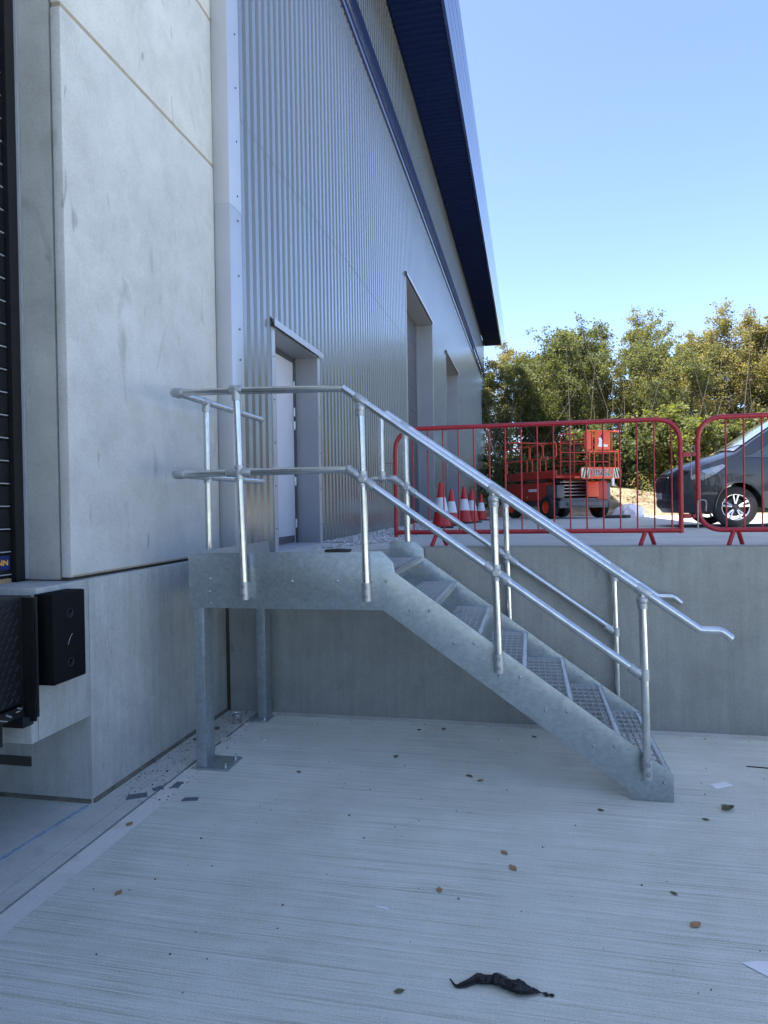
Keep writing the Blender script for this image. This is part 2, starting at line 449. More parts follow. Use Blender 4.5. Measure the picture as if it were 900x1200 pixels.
# blue chalk setting-out mark on the apron
ck = MB(); pts = [(-2.745, 3.0), (-2.735, 3.2), (-2.715, 3.45), (-2.70, 3.72)]
for i in range(26):
    t = i / 25 * 3; k = min(2, int(t)); fr = t - k
    x = pts[k][0] * (1 - fr) + pts[k + 1][0] * fr; yy = pts[k][1] * (1 - fr) + pts[k + 1][1] * fr
    if random.random() < .9:
        w = random.uniform(.007, .016); ck.box(x - w + .01 * random.uniform(-.3, .3), x + w, yy - .014, yy + .013, -.003, .0005)
ck.build('chalk_line', M['chalk'], yard)

# upper deck surface, falling gently towards the building
def deck_z(x, yy):
    a = min(1, max(0, (x + 2.5) / 1.6)); b = min(1, max(0, 1 - (yy - 5.95) / 3.2)); b = b * b * (3 - 2 * b)
    return 1.36 + .105 * a * b
d = MB(); xs = [-2.59, -2.4, -2.2, -2.0, -1.8, -1.6, -1.4, -1.2, -1.0, -.85, 0, 2, 5, 10, 20, 60]
ys = [5.925, 6.1, 6.4, 6.8, 7.2, 7.6, 8.0, 8.5, 9.2, 10, 14, 22, 30, 60]
vs = [(x, yy, deck_z(x, yy)) for yy in ys for x in xs]; nx = len(xs)
d.add(vs, [(j * nx + i, j * nx + i + 1, (j + 1) * nx + i + 1, (j + 1) * nx + i) for j in range(len(ys) - 1) for i in range(nx - 1)])
k0 = len(d.v); d.add([(x, 5.925, deck_z(x, 5.925)) for x in xs] + [(x, 5.925, 1.2) for x in xs], [(i, nx + i, nx + i + 1, i + 1) for i in range(nx - 1)])
tag(d.build('upper_deck', M['deck'], recalc=False), kind='structure')
# retaining wall
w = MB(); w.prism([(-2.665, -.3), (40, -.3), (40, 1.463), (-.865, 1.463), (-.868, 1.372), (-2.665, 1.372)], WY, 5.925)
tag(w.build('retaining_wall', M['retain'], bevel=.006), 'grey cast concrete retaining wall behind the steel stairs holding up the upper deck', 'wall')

# sandy bank beyond the deck
bk = MB(); xs = list(np.linspace(-60, 80, 71)); ys = list(np.linspace(22.3, 60, 30))
def bank_z(x, yy):
    t = min(1, max(0, (yy - 22.3) / 7)); t = t * t * (3 - 2 * t)
    if yy < 22.4: return 1.30
    return 1.33 + .85 * t * (1 + .25 * math.sin(x * .7) + .1 * math.sin(x * 2.3 + yy)) * min(1, max(0.25, (x + 4) / 6))
vs = [(x + rng.uniform(-.2, .2), yy + rng.uniform(-.2, .2) * (yy > 22.4), bank_z(x, yy) + rng.uniform(-.03, .05) * (yy > 23)) for yy in ys for x in xs]; nx = len(xs)
bk.add(vs, [(j * nx + i, j * nx + i + 1, (j + 1) * nx + i + 1, (j + 1) * nx + i) for j in range(len(ys) - 1) for i in range(nx - 1)])
tag(bk.build('earth_bank', M['soil'], recalc=False, smooth=True), kind='structure')

# ================================================================ WAREHOUSE
CX = -2.59
wh = empty('warehouse', (CX, WY, 0), 'silver grey corrugated warehouse with navy overhanging eaves and a pale concrete loading dock end', 'warehouse')
openings = [(6.80, 8.25, 3.70), (14.95, 19.1, 6.88), (22.4, 26.3, 6.78)]
PITCHC = 1 / 6
def profile(y0, y1):
    out = []; k = math.floor((y0 - 6) / PITCHC) - 1
    while True:
        b = 6 + k * PITCHC
        for dy, dx in ((0, 0), (.078, 0), (.100, -.034), (.145, -.034)):
            yy = b + dy
            if yy > y1 + .3: break
            out.append((yy, dx))
        if b > y1: break
        k += 1
    res = []
    for (ya, xa), (yb, xb) in zip(out, out[1:]):
        if yb <= y0 or ya >= y1: continue
        def at(t): return xa + (xb - xa) * (t - ya) / (yb - ya)
        a, b = max(ya, y0), min(yb, y1)
        if not res: res.append((a, at(a)))
        res.append((b, at(b)))
    return res
sheet_cache = {}
def sheet(y0, y1, z0, z1, dx=0.0):
    pr = profile(y0, y1)
    key = (round((y0 - 6) % PITCHC, 3), round(y1 - y0, 3), round(z1 - z0, 3))
    if key in sheet_cache:
        o = inst(sheet_cache[key], 'cladding_sheet', wh, (dx, y0 - WY, z0)); return o
    s = MB(); n = len(pr)
    s.add([(p[1], p[0] - y0, 0) for p in pr] + [(p[1], p[0] - y0, z1 - z0) for p in pr], [(i, i + 1, n + i + 1, n + i) for i in range(n - 1)])
    o = s.build('cladding_sheet', M['clad'], wh, org=(0, 0, 0), recalc=False); o.location = (dx, y0 - WY, z0)
    sheet_cache[key] = o; return o
yb = [5.97] + [7 + i for i in range(37)]
for a, b in zip(yb, yb[1:]):
    cuts = [(a, b)]
    segs = []
    for (z0, z1, dx) in ((1.31, 5.5, 0), (5.46, 9.20, .003)):
        pieces = [(a, b, z0, z1)]
        for (oa, ob, ot) in openings:
            new = []
            for (pa, pb, q0, q1) in pieces:
                if ob <= pa or oa >= pb or ot <= q0: new.append((pa, pb, q0, q1)); continue
                if pa < oa: new.append((pa, oa, q0, q1))
                if pb > ob: new.append((ob, pb, q0, q1))
                if ot < q1: new.append((max(pa, oa), min(pb, ob), ot, q1))
            pieces = new
        segs += [(*p, dx) for p in pieces]
    for (pa, pb, q0, q1, dx) in segs: sheet(pa, pb, q0, q1, dx)
    sheet(a, b, 9.92, 11.70, 0)
# backing wall (solid core), with true recesses at the openings
core = MB(); zs = 11.7
edges = [5.74]
for (oa, ob, ot) in openings:
    core.box(CX - .5, CX - .04, edges[-1], oa - .02, 1.2, zs)
    core.box(CX - .5, CX - .04, oa - .02, ob + .02, ot + .02, zs)
    edges.append(ob + .02)
core.box(CX - .5, CX - .04, edges[-1], 42.96, 1.2, zs)
core.box(-40, CX - .5, 42.5, 42.96, 1.2, zs)
core.box(-40, CX - .5, 5.74, 6.2, 1.2, zs)
core.build('inner_wall', M['jamb'], wh)
ew = MB(); ew.box(-40, CX - .036, 42.965, 43.0, 1.2, 11.7); ew.build('end_wall', M['clad'], wh)
# openings: jambs, heads, doors
def opening(oa, ob, ot, depth, leafmat, kind):
    x1 = CX - .036
    for (a, b) in ((oa - .019, oa), (ob, ob + .019)):
        j = MB(); j.box(x1 - depth, CX + .006, a, b, 1.31, ot); j.build('door_jamb', M['jamb'], wh)
    j = MB(); j.box(x1 - depth, CX + .005, oa - .019, ob + .019, ot, ot + .018); j.build('door_head', M['jamb'], wh)
    # outer frame trims lying on the cladding, with screws
    j = MB(); j.box(CX + .001, CX + .009, oa - .11, oa - .0195, 1.31, ot + .0); t_ = j.build('frame_trim', M['flash'], wh)
    s_ = MB(); s_.lathe([(0.0001, .006), (.008, .005), (.009, 0)], seg=8, axis='x'); 
    s0 = s_.build('screw', M['screw'], t_, org=(0, 0, 0)); s0.location = (.010, oa - .065 - WY, 1.6)
    k = 1
    while 1.6 + .45 * k < ot: inst(s0, 'screw', t_, (.010, oa - .065 - WY, 1.6 + .45 * k)); k += 1
    j = MB(); j.box(CX + .001, CX + .009, ob + .0195, ob + .11, 1.31, ot); t2 = j.build('frame_trim', M['flash'], wh)
    k = 0
    while 1.6 + .45 * k < ot: inst(s0, 'screw', t2, (.010, ob + .065 - WY, 1.6 + .45 * k)); k += 1
    # projecting drip flashing over the head
    j = MB(); j.prism([(CX + .001, ot + .10), (CX + .055, ot + .075), (CX + .055, ot + .005), (CX + .048, ot + .005), (CX + .048, ot + .066), (CX + .001, ot + .09)], oa - .13, ob + .13, 'y')
    j.build('drip_flashing', M['flash'], wh)
opening(*openings[0], .30, None, 'door')
opening(*openings[1], .42, None, 'shutter')
opening(*openings[2], .42, None, 'shutter')
dl = MB(); dl.box(-2.93, -2.885, 6.86, 8.19, 1.36, 3.64); door = dl.build('door', M['leaf_door'], wh, bevel=.004)
fr = MB(); fr.box(-2.945, -2.90, 6.801, 6.855, 1.31, 3.699); fr.box(-2.945, -2.87, 8.195, 8.249, 1.31, 3.699); fr.box(-2.944, -2.88, 6.856, 8.194, 3.645, 3.698); fr.build('door_frame', M['shutter'], wh)
th = MB(); th.box(-2.94, -2.60, 6.81, 8.24, 1.31, 1.375); th.build('threshold', M['sealgrey'], wh, bevel=.006)
kp = MB(); kp.box(-2.8845, -2.881, 6.9, 8.15, 1.38, 1.47); kp.build('kick_plate', M['shutter'], door)
for z in (1.62, 2.15, 2.85, 3.02, 3.35):
    h_ = MB(); h_.lathe([(.0001, -.055), (.011, -.055), (.011, .055), (.0001, .055)], (-2.872, 8.188, z), 10); h_.box(-2.884, -2.874, 8.15, 8.186, z - .05, z + .05)
    h_.build('hinge', M['hinge'], door)
hd = MB(); hd.tube([(-2.884, 6.98, 2.38), (-2.835, 6.98, 2.38), (-2.835, 7.12, 2.38)], .011, 10); hd.build('door_handle', M['hinge'], door, smooth=True)
for (oa, ob, ot) in openings[1:]:
    s_ = MB()
    zz = 1.31; sh = MB(); sh.box(-3.07, -3.05, oa, ob, 1.31, ot); shutter = sh.build('shutter_door', M['shutter'], wh)
    s1 = MB(); s1.prism([(0, 0.002), (.012, .006), (.012, .604), (0, .608)], 0.07, ob - oa - .07, 'y')
    first = s1.build('shutter_slat', M['shutter'], shutter, org=(0, 0, 0)); first.location = (-3.05 - CX, oa - WY, 1.32)
    k = 1
    while 1.32 + .61 * (k + 1) < ot + .05:
        inst(first, 'shutter_slat', shutter, (-3.05 - CX, oa - WY, 1.32 + .61 * k)); k += 1
    gd = MB(); gd.box(-3.06, -2.99, oa + .001, oa + .068, 1.31, ot - .002); gd.box(-3.06, -2.99, ob - .068, ob - .001, 1.31, ot - .002); gd.build('guide_rail', M['jamb'], shutter)
# corner flashing at the start of the cladding
cf = MB(); cf.prism([(-2.735, WY - .004), (CX + .008, WY - .004), (CX + .008, 5.975), (CX + .003, 5.975), (CX + .003, WY + .002), (-2.735, WY + .002)], 1.385, 4.62, 'z')
cfo = cf.build('corner_flashing', [M['flash']], wh, bevel=.002)
cf2 = MB(); cf2.prism([(-2.735, WY - .0065), (CX + .0105, WY - .0065), (CX + .0105, 5.972), (CX + .0085, 5.972), (CX + .0085, WY - .0045), (-2.735, WY - .0045)], 4.56, 11.0, 'z')
cf2.build('corner_flashing', M['flash'], wh, bevel=.001)
sc0 = None
for z in (1.75, 2.23, 2.71, 3.19, 3.47, 3.96, 4.465, 4.69, 5.19, 5.68, 6.17, 6.66, 7.15):
    if sc0 is None:
        s_ = MB(); s_.lathe([(.0001, .006), (.009, .005), (.010, 0)], seg=8, axis='x'); sc0 = s_.build('screw', M['screw'], cfo, org=(0, 0, 0)); sc0.location = (.0105, 5.885 - WY, z)
    else: inst(sc0, 'screw', cfo, (.0108, 5.885 - WY, z))
# blue trim between the two bands of cladding
t = MB(); t.prism([(CX - .03, 9.20), (CX + .035, 9.21), (CX + .04, 9.27), (CX + .02, 9.33), (CX - .03, 9.33)], 5.97, 43.02, 'y'); t.build('trim_strip', M['navy'], wh)
t = MB(); t.prism([(CX - .03, 9.34), (CX + .05, 9.34), (CX + .075, 9.37), (CX + .045, 9.54), (CX - .03, 9.56)], 5.97, 43.02, 'y'); t.build('trim_strip', M['fascia'], wh)
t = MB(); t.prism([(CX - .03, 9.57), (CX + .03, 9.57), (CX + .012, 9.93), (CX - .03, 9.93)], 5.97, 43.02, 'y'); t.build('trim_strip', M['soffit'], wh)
# soffit liner with ribs running across
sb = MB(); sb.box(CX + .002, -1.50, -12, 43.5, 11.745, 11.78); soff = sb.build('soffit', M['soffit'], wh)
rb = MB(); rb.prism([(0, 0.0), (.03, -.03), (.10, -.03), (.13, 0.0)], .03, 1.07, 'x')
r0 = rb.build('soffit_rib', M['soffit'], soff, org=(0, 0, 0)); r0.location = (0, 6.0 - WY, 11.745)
k = 1
while 6.0 + .20 * k < 43.3:
    inst(r0, 'soffit_rib', soff, (0, 6.0 + .20 * k - WY, 11.745)); k += 1
    if k > 186: break
# fascia in four stepped bands
fz = [(11.70, 11.87), (11.88, 12.04), (12.05, 12.22), (12.23, 12.42)]
for i, (a, b) in enumerate(fz):
    f_ = MB(); xa = -1.48 + .27 * (a - 11.70); xb = -1.48 + .27 * (b - 11.70)
    f_.prism([(xa - .06, a), (xa, a), (xb, b), (xb - .06, b)], -12.02, 43.52, 'y'); f_.build('fascia_band', M['fascia'], wh)
f_ = MB(); f_.prism([(-1.56, 11.74), (-1.51, 11.74), (-1.33, 12.40), (-1.38, 12.40)], -12.0, 43.5, 'y'); f_.build('fascia_core', M['navy'], wh)
f_ = MB(); f_.prism([(CX - .1, 11.79), (-1.49, 11.79), (-1.32, 12.39), (CX - .1, 12.50)], 43.46, 43.51, 'y'); f_.build('verge_board', M['navy'], wh)
f_ = MB(); f_.prism([(-40, 12.9), (-1.31, 12.42), (-1.31, 12.46), (-40, 12.96)], -12, 43.5, 'y'); f_.build('roof', M['navy'], wh)

# concrete dock end
def panel(name, x0, x1, y0, y1, z0, z1, mat, bev=.012):
    p = MB(); p.box(x0, x1, y0, y1, z0, z1); return p.build(name, mat, wh, bevel=bev)
panel('concrete_panel', -2.80, -2.730, 3.66, WY - .008, 1.418, 4.885, M['panel'])
panel('concrete_panel', -2.80, -2.731, 3.66, WY - .008, 4.91, 6.19, M['panel'])
panel('concrete_panel', -2.80, -2.730, 3.66, WY - .008, 6.215, 8.9, M['panel'])
panel('concrete_panel', -2.90, -2.731, -9.0, 3.645, 6.0, 8.9, M['panel'])
panel('concrete_panel', -2.90, -2.730, -9.0, .25, 1.418, 5.98, M['panel'])
for (z) in (4.8975, 6.2025):
    j = MB(); j.box(-2.795, -2.7345, 3.67, WY - .01, z - .0135, z + .0135); j.build('joint_seal', M['mortar'], wh)
j = MB(); j.box(-2.795, -2.76, 3.67, WY - .01, 1.400, 1.4185); j.build('joint_seal', M['joint'], wh)
j = MB(); j.box(-2.735, -2.7285, 3.68, WY - .01, 1.421, 1.432); j.build('joint_seal', M['mortar'], wh)
panel('concrete_column', -3.04, -2.816, 3.668, 4.0, 1.403, 6.0, M['pier'], .008)
j = MB(); j.box(-2.83, -2.79, 3.69, 3.76, 1.403, 6.0); j.build('joint_seal', M['joint'], wh)
j = MB(); j.box(-3.9, -3.04, 3.7, 3.9, 1.403, 6.0); j.build('reveal_wall', M['pier'], wh)
# upper cladding above the concrete
for i in range(15):
    sheet(-9 + i, -8 + i, 8.9, 11.7, -.02)
j = MB(); j.box(-3.2, -2.9, -9, 5.6, 6.02, 11.7); j.build('inner_wall', M['jamb'], wh)
j = MB(); j.box(-40, -3.2, -9, -8.8, -.3, 11.7); j.build('end_wall', M['clad'], wh)
# plinth: block, lip over the pit and pit end wall
pl = MB(); pl.box(-6.0, -2.690, 3.765, WY - .008, -.30, 1.398); pl.build('plinth_block', M['plinth'], wh, bevel=.007)
pl = MB(); pl.box(-3.10, -2.6915, 3.305, 3.763, .545, 1.3975); pl.build('plinth_lip', M['plinth'], wh, bevel=.006)
pl = MB(); pl.box(-3.10, -2.690, 3.245, 3.300, .545, .90); pl.build('plinth_lip', M['plinth'], wh, bevel=.006)
pl = MB(); pl.box(-3.14, -2.86, .5, 3.243, .545, .74); pl.build('pit_beam', M['plinth'], wh, bevel=.006)
pl = MB(); pl.box(-6.0, -3.6, -9, 3.76, -.3, .54); pl.build('pit_back_wall', M['pier'], wh)
pl = MB(); pl.box(-6.0, -3.10, .6, 3.76, .55, 1.395); pl.build('dock_floor', M['plinth'], wh)
pl = MB(); pl.box(-6.0, -2.690, -9, .5, -.3, 1.398); pl.build('plinth_block', M['plinth'], wh, bevel=.007)
pl = MB(); pl.box(-3.40, -3.125, 3.758, 3.766, .20, .262); pl.build('pit_slot_shade', M['joint'], wh)  # thin dark plate, the slot's inner shade put into its colour
pl = MB(); pl.box(-2.665, -2.640, WY + .0005, WY + .0035, 0, 1.37); pl.build('joint_seal', M['joint'], wh)
pl = MB(); pl.prism([(-2.69, -.01), (-2.672, -.01), (-2.676, .006), (-2.69, .022)], 3.77, WY - .02, 'y'); pl.build('base_sealant', M['grime'], wh)
pl = MB(); pl.prism([(3.764, -.01), (3.748, -.01), (3.752, .006), (3.764, .02)], -3.6, -2.70, 'x'); pl.build('base_sealant', M['grime'], wh)
# timber strip and ledge in front of the dock door
pl = MB(); pl.box(-3.14, -3.06, 2.0, 3.55, 1.398, 1.425); pl.build('timber_strip', M['soot'], wh)
# dock door: frame, sections, seals, sticker
fr = MB(); fr.box(-3.09, -3.045, 3.575, 3.665, 1.40, 5.98); dfr = fr.build('dock_door_frame', M['blacksteel'], wh)
fr = MB(); fr.box(-3.0445, -3.028, 3.648, 3.664, 1.41, 5.98); fr.build('edge_strip', M['sealgrey'], dfr)
fr = MB(); fr.box(-3.13, -3.09, .28, 3.60, 1.40, 5.98); dd = fr.build('dock_door', M['doorblack'], wh)
s1 = MB(); s1.prism([(0, .006), (.014, .014), (.014, .122), (0, .130)], 0, 3.26, 'y')
sec = s1.build('door_section', M['doorblack'], dd, org=(0, 0, 0)); sec.location = (-3.09 - CX, .31 - WY, 1.445)
s2 = MB(); s2.box(-.002, .0145, 0, 3.26, -.0035, .0035)
st0 = s2.build('seal_strip', M['sealgrey'], dd, org=(0, 0, 0)); st0.location = (-3.09 - CX, .31 - WY, 1.4475)
for k in range(1, 33):
    inst(sec, 'door_section', dd, (-3.09 - CX, .31 - WY, 1.445 + .1375 * k))
    inst(st0, 'seal_strip', dd, (-3.09 - CX, .31 - WY, 1.4475 + .1375 * k))
sk = MB(); sk.box(-3.0758, -3.0745, 3.08, 3.555, 1.478, 1.562); stick = sk.build('sticker', M['stickerblue'], dd)
mw = Matrix.Translation((-3.0742 - CX, 3.545 - WY, 1.519)) @ Matrix(((0, 0, 1, 0), (1, 0, 0, 0), (0, 1, 0, 0), (0, 0, 0, 1)))
text('lettering', 'HÖRMANN', .046, M['gold'], stick, mw, 'RIGHT', .0006, .0010, 1.25)
# dock leveller
lv = empty('dock_leveller', (-2.69, 2.0, .6), 'black chequer plate dock leveller lip at the left edge beside the rubber buffer', 'dock leveller')
q = MB(); q.box(-2.90, -2.668, .7, 3.155, .80, 1.372); plate = q.build('lip_plate', M['blacksteel'], lv, bevel=.005)
tm = MB(); tm.obox((0, 0, 0), (.0035, .017, .0035), Matrix.Rotation(R(48), 3, 'X'))
t0 = None
for i in range(14):
    for j in range(13):
        yy = 3.12 - i * .05 - (.025 if j % 2 else 0); z = .83 + j * .041
        if t0 is None: t0 = tm.build('tread_mark', M['wornsteel'], plate, org=(0, 0, 0)); t0.location = (-2.666 + 2.69, yy - 2.0, z - .6)
        else: inst(t0, 'tread_mark', plate, (-2.666 + 2.69, yy - 2.0, z - .6))
q = MB(); q.box(-2.88, -2.672, 3.160, 3.243, .66, 1.368); q.build('side_channel', M['blacksteel'], lv, bevel=.004)
q = MB(); q.box(-2.60, -2.640, 3.172, 3.18, .70, 1.36); q.box(-2.672, -2.600, 3.168, 3.2, .72, 1.366); q.build('guide_flange', M['blacksteel'], lv)
q = MB(); q.box(-2.90, -2.655, .7, 3.150, .735, .79); q.build('lower_beam', M['blacksteel'], lv, bevel=.006)
q = MB(); q.box(-2.93, -2.70, .7, 3.05, .60, .73); q.build('lower_beam', M['blacksteel'], lv, bevel=.006)
q = MB()
for (a, b, z, c) in ((3.02, 3.06, .765, .004), (3.09, 3.12, .77, .003), (2.97, 3.03, .752, .003), (3.10, 3.135, .783, .003)):
    q.obox((-2.6535, (a + b) / 2, z), (.0015, (b - a) / 2, c), Matrix.Rotation(R(random.uniform(-30, 30)), 3, 'X'))
q.build('scuff_mark', M['scratch'], lv)
# buffer
bf = empty('dock_buffer', (-2.69, 3.4, .85), 'black rubber block buffer bolted to the dock beside the chequer plate', 'dock buffer')
q = MB(); q.box(-2.688, -2.565, 3.275, 3.555, .862, 1.368); bo = q.build('rubber_block', M['black'], bf, bevel=.012)
for z in (1.245, .965):
    q = MB(); q.lathe([(.0001, -.0005), (.016, -.0005), (.020, .0002), (.021, .0015), (.026, .0015), (.027, 0)], (-2.5645, 3.42, z), 20, 'x'); q.build('bolt_recess', M['ink'], bf, smooth=True)
    q = MB(); q.lathe([(.0001, .003), (.010, .003), (.011, 0)], (-2.564, 3.42, z - .004), 6, 'x'); q.build('bolt', M['blacksteel'], bf)
q = MB(); q.tube([(-2.563, 3.395, 1.07), (-2.563, 3.41, 1.10), (-2.563, 3.43, 1.125), (-2.563, 3.436, 1.12)], .0016, 6); q.build('scratch', M['scratch'], bf)

# ================================================================ EXTERNAL STAIR
st = empty('steel_staircase', (-.8, 5.0, 0), 'galvanised steel staircase with grating treads, tube handrails and a raised landing', 'staircase')
SY0, SY1, FY0, FY1 = 4.369, 4.379, 5.618, 5.628
near = [(-2.323, 1.517), (-.948, 1.527), (-.872, 1.450), (-.862, 1.387), (.836, .172), (.836, 0.004), (.588, 0.004), (.577, .054), (-.945, 1.138), (-2.323, 1.136)]
q = MB(); q.prism(near, SY0, SY1); sn = q.build('stringer', M['galv'], st, bevel=.0015)
far = [(-1.15, 1.517), (-.925, 1.519), (-.862, 1.456), (-.857, 1.389), (.836, .172), (.836, 0.004), (.588, 0.004), (.577, .054), (-.945, 1.138), (-1.15, 1.137)]
q = MB(); q.prism(far, FY0, FY1); q.build('stringer', M['galv'], st, bevel=.0015)
q = MB(); q.box(-2.331, -2.3235, 4.369, 5.855, 1.14, 1.519); q.build('side_plate', M['galv'], st, bevel=.0015)
# flange lip returning at the left end of the near stringer
q = MB(); q.box(-2.322, -2.25, SY1 + .001, 4.45, 1.14, 1.148); q.build('end_flange', M['galv'], st)
# bolts
bt = MB(); bt.lathe([(.0001, -.010), (.006, -.0095), (.0105, -.005), (.011, 0)], seg=10, axis='y'); b0 = None
bl = [(-2.17, 1.34), (-2.177, 1.251), (-2.166, 1.168), (-1.571, 1.327), (-1.254, 1.329), (-.92, 1.331)]
for i in range(7): bl += [(-.764 + .284 * i - (.03 if i == 5 else 0) * 0, 1.139 - .2045 * i if i < 5 else 1.139 - .2045 * i + .004), (-.636 + .284 * i, 1.140 - .2045 * i)]
bl = [b for b in bl if b[1] > -.1]
for (x, z) in bl:
    if z < .06: continue
    if b0 is None: b0 = bt.build('bolt', M['galv'], sn, org=(0, 0, 0), smooth=True, angle=60); b0.location = (x + .8, SY0 - 5.0, z)
    else: inst(b0, 'bolt', sn, (x + .8, SY0 - 5.0, z))
bi = MB(); bi.lathe([(.0001, -.009), (.008, -.009), (.009, 0)], seg=6, axis='y'); bi0 = None
for i in range(7):
    for dx in (-.17, -.06):
        x, z = -.871 + .2825 * i + dx + .02, 1.392 - .2027 * i + .055
        if i == 0: continue
        if bi0 is None: bi0 = bi.build('bolt', M['galv'], st, org=(0, 0, 0)); bi0.location = (x + .8, FY0 - 5.0, z)
        else: inst(bi0, 'bolt', st, (x + .8, FY0 - 5.0, z))
# gratings
def grating(x0, x1, y0, y1, z, dep=.030, px=.0414, py=.100):
    g_ = MB()
    n = max(2, int(round((x1 - x0) / px)))
    for i in range(n + 1):
        x = x0 + (x1 - x0) * i / n; g_.box(x - .0026, x + .0026, y0, y1, z - dep, z)
    m_ = int(round((y1 - y0) / py))
    for j in range(m_ + 1):
        yy = y0 + (y1 - y0) * j / m_
        if j in (0, m_): g_.box(x0 - .001, x1 + .001, yy - .002, yy + .002, z - dep - .001, z + .001)
        else: g_.box(x0, x1, yy - .0045, yy + .0045, z - .009, z + .0008)
    return g_
q = grating(-2.315, -.93, SY1 + .004, FY0 + .09, 1.388); q.build('landing_grating', M['grate'], st, recalc=False)
q = MB(); q.box(-2.32, -.905, FY0 + .0935, FY0 + .10, 1.30, 1.39); q.box(-2.32, -.905, SY1 + .0005, SY1 + .0035, 1.30, 1.387)
for x in (-2.2, -1.57, -1.0): q.box(x - .003, x + .003, SY1 + .004, FY0 + .09, 1.25, 1.356)
q.build('landing_frame', M['galv'], st)
def nosing_mb(x, z, y0, y1):
    q = MB(); q.box(x - .030, x, y0, y1, z - .004, z + .002); q.box(x - .0035, x + .001, y0, y1, z - .036, z + .0018)
    for k in range(int((y1 - y0) / .03)):
        yy = y0 + .015 + k * .03; q.box(x - .027, x - .004, yy - .004, yy + .004, z + .002, z + .0045)
    return q
q = nosing_mb(-.871, 1.392, SY1 + .004, FY0 - .003); q.build('nosing', M['tube'], st, recalc=False)
proto = None
for i in range(1, 7):
    xn, z = -.871 + .2825 * i, 1.392 - .2027 * i
    if proto is None:
        t = bpy.data.objects.new('tread', None)
        x0 = xn - .285
        q = MB(); q.box(x0, xn, SY1 + .0008, SY1 + .005, z - .075, z + .001); q.box(x0, xn, FY0 - .005, FY0 - .0008, z - .075, z + .001); q.box(x0 - .003, x0, SY1 + .003, FY0 - .003, z - .032, z)
        tr = q.build('tread', M['galv'], st)
        gq = grating(x0 + .004, xn - .030, SY1 + .006, FY0 - .006, z); gq.build('grating', M['grate'], tr, recalc=False)
        nosing_mb(xn, z, SY1 + .006, FY0 - .006).build('nosing', M['tube'], tr, recalc=False)
        proto = tr; bx, bz = xn, z
    else:
        c = copy_tree(proto, st); c.location = (xn - bx, 0, z - bz)
# legs: folded channel with base plate and anchors
def leg(y0, pd):
    q = MB(); y1 = y0 + .13
    q.prism([(-2.305, y0), (-2.228, y0), (-2.228, y1), (-2.234, y1), (-2.234, y0 + .007), (-2.299, y0 + .007), (-2.299, y1), (-2.305, y1)], .013, 1.16, 'z')
    lg = q.build('leg', M['galv'], st, bevel=.002)
    q = MB(); q.box(*pd, .001, .013); bp = q.build('base_plate', M['galv'], lg, bevel=.002)
    for (x, yy) in ((pd[1] - .035, pd[2] + .05), (pd[1] - .035, pd[3] - .04)):
        q = MB(); q.lathe([(.0001, .045), (.006, .045), (.006, .026), (.012, .026), (.012, .014), (.018, .0138), (.018, .013)], (x, yy, 0), 8); q.build('anchor_bolt', M['tube'], lg)
    return lg
leg(4.382, (-2.315, -2.065, 4.365, 4.62))
leg(5.49, (-2.36, -2.20, 5.42, 5.60))
# posts
PR, TR = .0242, .0242
def post(top, bot, base=True, side=-1):
    q = MB(); q.tube([top, bot], PR, 18); p = q.build('post', M['tube'], st, smooth=True)
    if base:
        b = Vector(bot); tdir = (Vector(top) - b).normalized()
        q = MB(); q.tube([b - tdir * .002, b + tdir * .118], .0305, 18); 
        q.box(b.x - .022, b.x + .022, b.y, b.y - side * .045, b.z + .005, b.z + .11)
        s_ = q.build('post_base', M['cast'], p, smooth=True)
        for dz in (.030, .088):
            q = MB(); q.lathe([(.0001, -.0292), (.0075, -.0292), (.0085, -.031), (.011, -.0312), (.012, -.028)], (b.x + tdir.x * dz, b.y, b.z + dz), 12, 'y'); q.build('grub_screw', M['screw'], p)
    return p
NYp = 4.325
post((-1.932, NYp, 2.632), (-1.897, NYp + .005, 1.205))
post((-1.066, NYp, 2.515), (-1.043, NYp + .005, 1.205))
post((-.216, NYp, 1.91), (-.196, NYp + .005, .765))
post((.661, NYp, 1.285), (.681, NYp + .005, .155))
FYp = 5.668
post((-1.012, FYp, 2.48), (-.998, FYp, 1.20), True, 1)
post((-.187, FYp, 1.895), (-.163, FYp, .75), True, 1)
post((.655, FYp, 1.285), (.676, FYp, .15), True, 1)
LX = -2.385
post((LX, 4.79, 2.632), (LX, 4.80, 1.22), True, -1)
# rails
S = -.712
def zt(x): return 2.601 + S * (x + 1.181)
q = MB()
path = fillet([(LX, 5.87, 2.632), (LX, NYp, 2.632), (-1.181, NYp, 2.601), (.983, NYp, 1.060), (1.10, NYp, 1.058), (1.157, NYp, 1.012)], [.012, .012, .03, .06], 5)
q.tube(path, TR, 20); q.build('handrail', M['tube'], st, smooth=True)
q = MB()
path = fillet([(LX, 5.87, 2.062), (LX, NYp, 2.066), (-1.15, NYp, 2.068), (.62, NYp, .803)], [.012, .012], 5)
q.tube(path, TR, 20); q.build('mid_rail', M['tube'], st, smooth=True)
q = MB()
path = fillet([(-1.215, FYp, 2.08), (-1.215, FYp, 2.615), (-1.17, FYp, 2.612), (.985, FYp, 1.080), (1.10, FYp, 1.078), (1.155, FYp, 1.028)], [.03, .02, .03, .06], 5)
q.tube(path, TR, 18); q.build('handrail', M['tube'], st, smooth=True)
q = MB(); q.tube(fillet([(-1.305, FYp, 2.056), (-1.115, FYp, 2.052), (.64, FYp, .812)], .03, 4), TR, 18); q.build('mid_rail', M['tube'], st, smooth=True)
q = MB(); q.tube([(LX, 5.365, 2.064), (LX, 5.365, 2.632)], TR, 16); q.build('closing_tube', M['tube'], st, smooth=True)
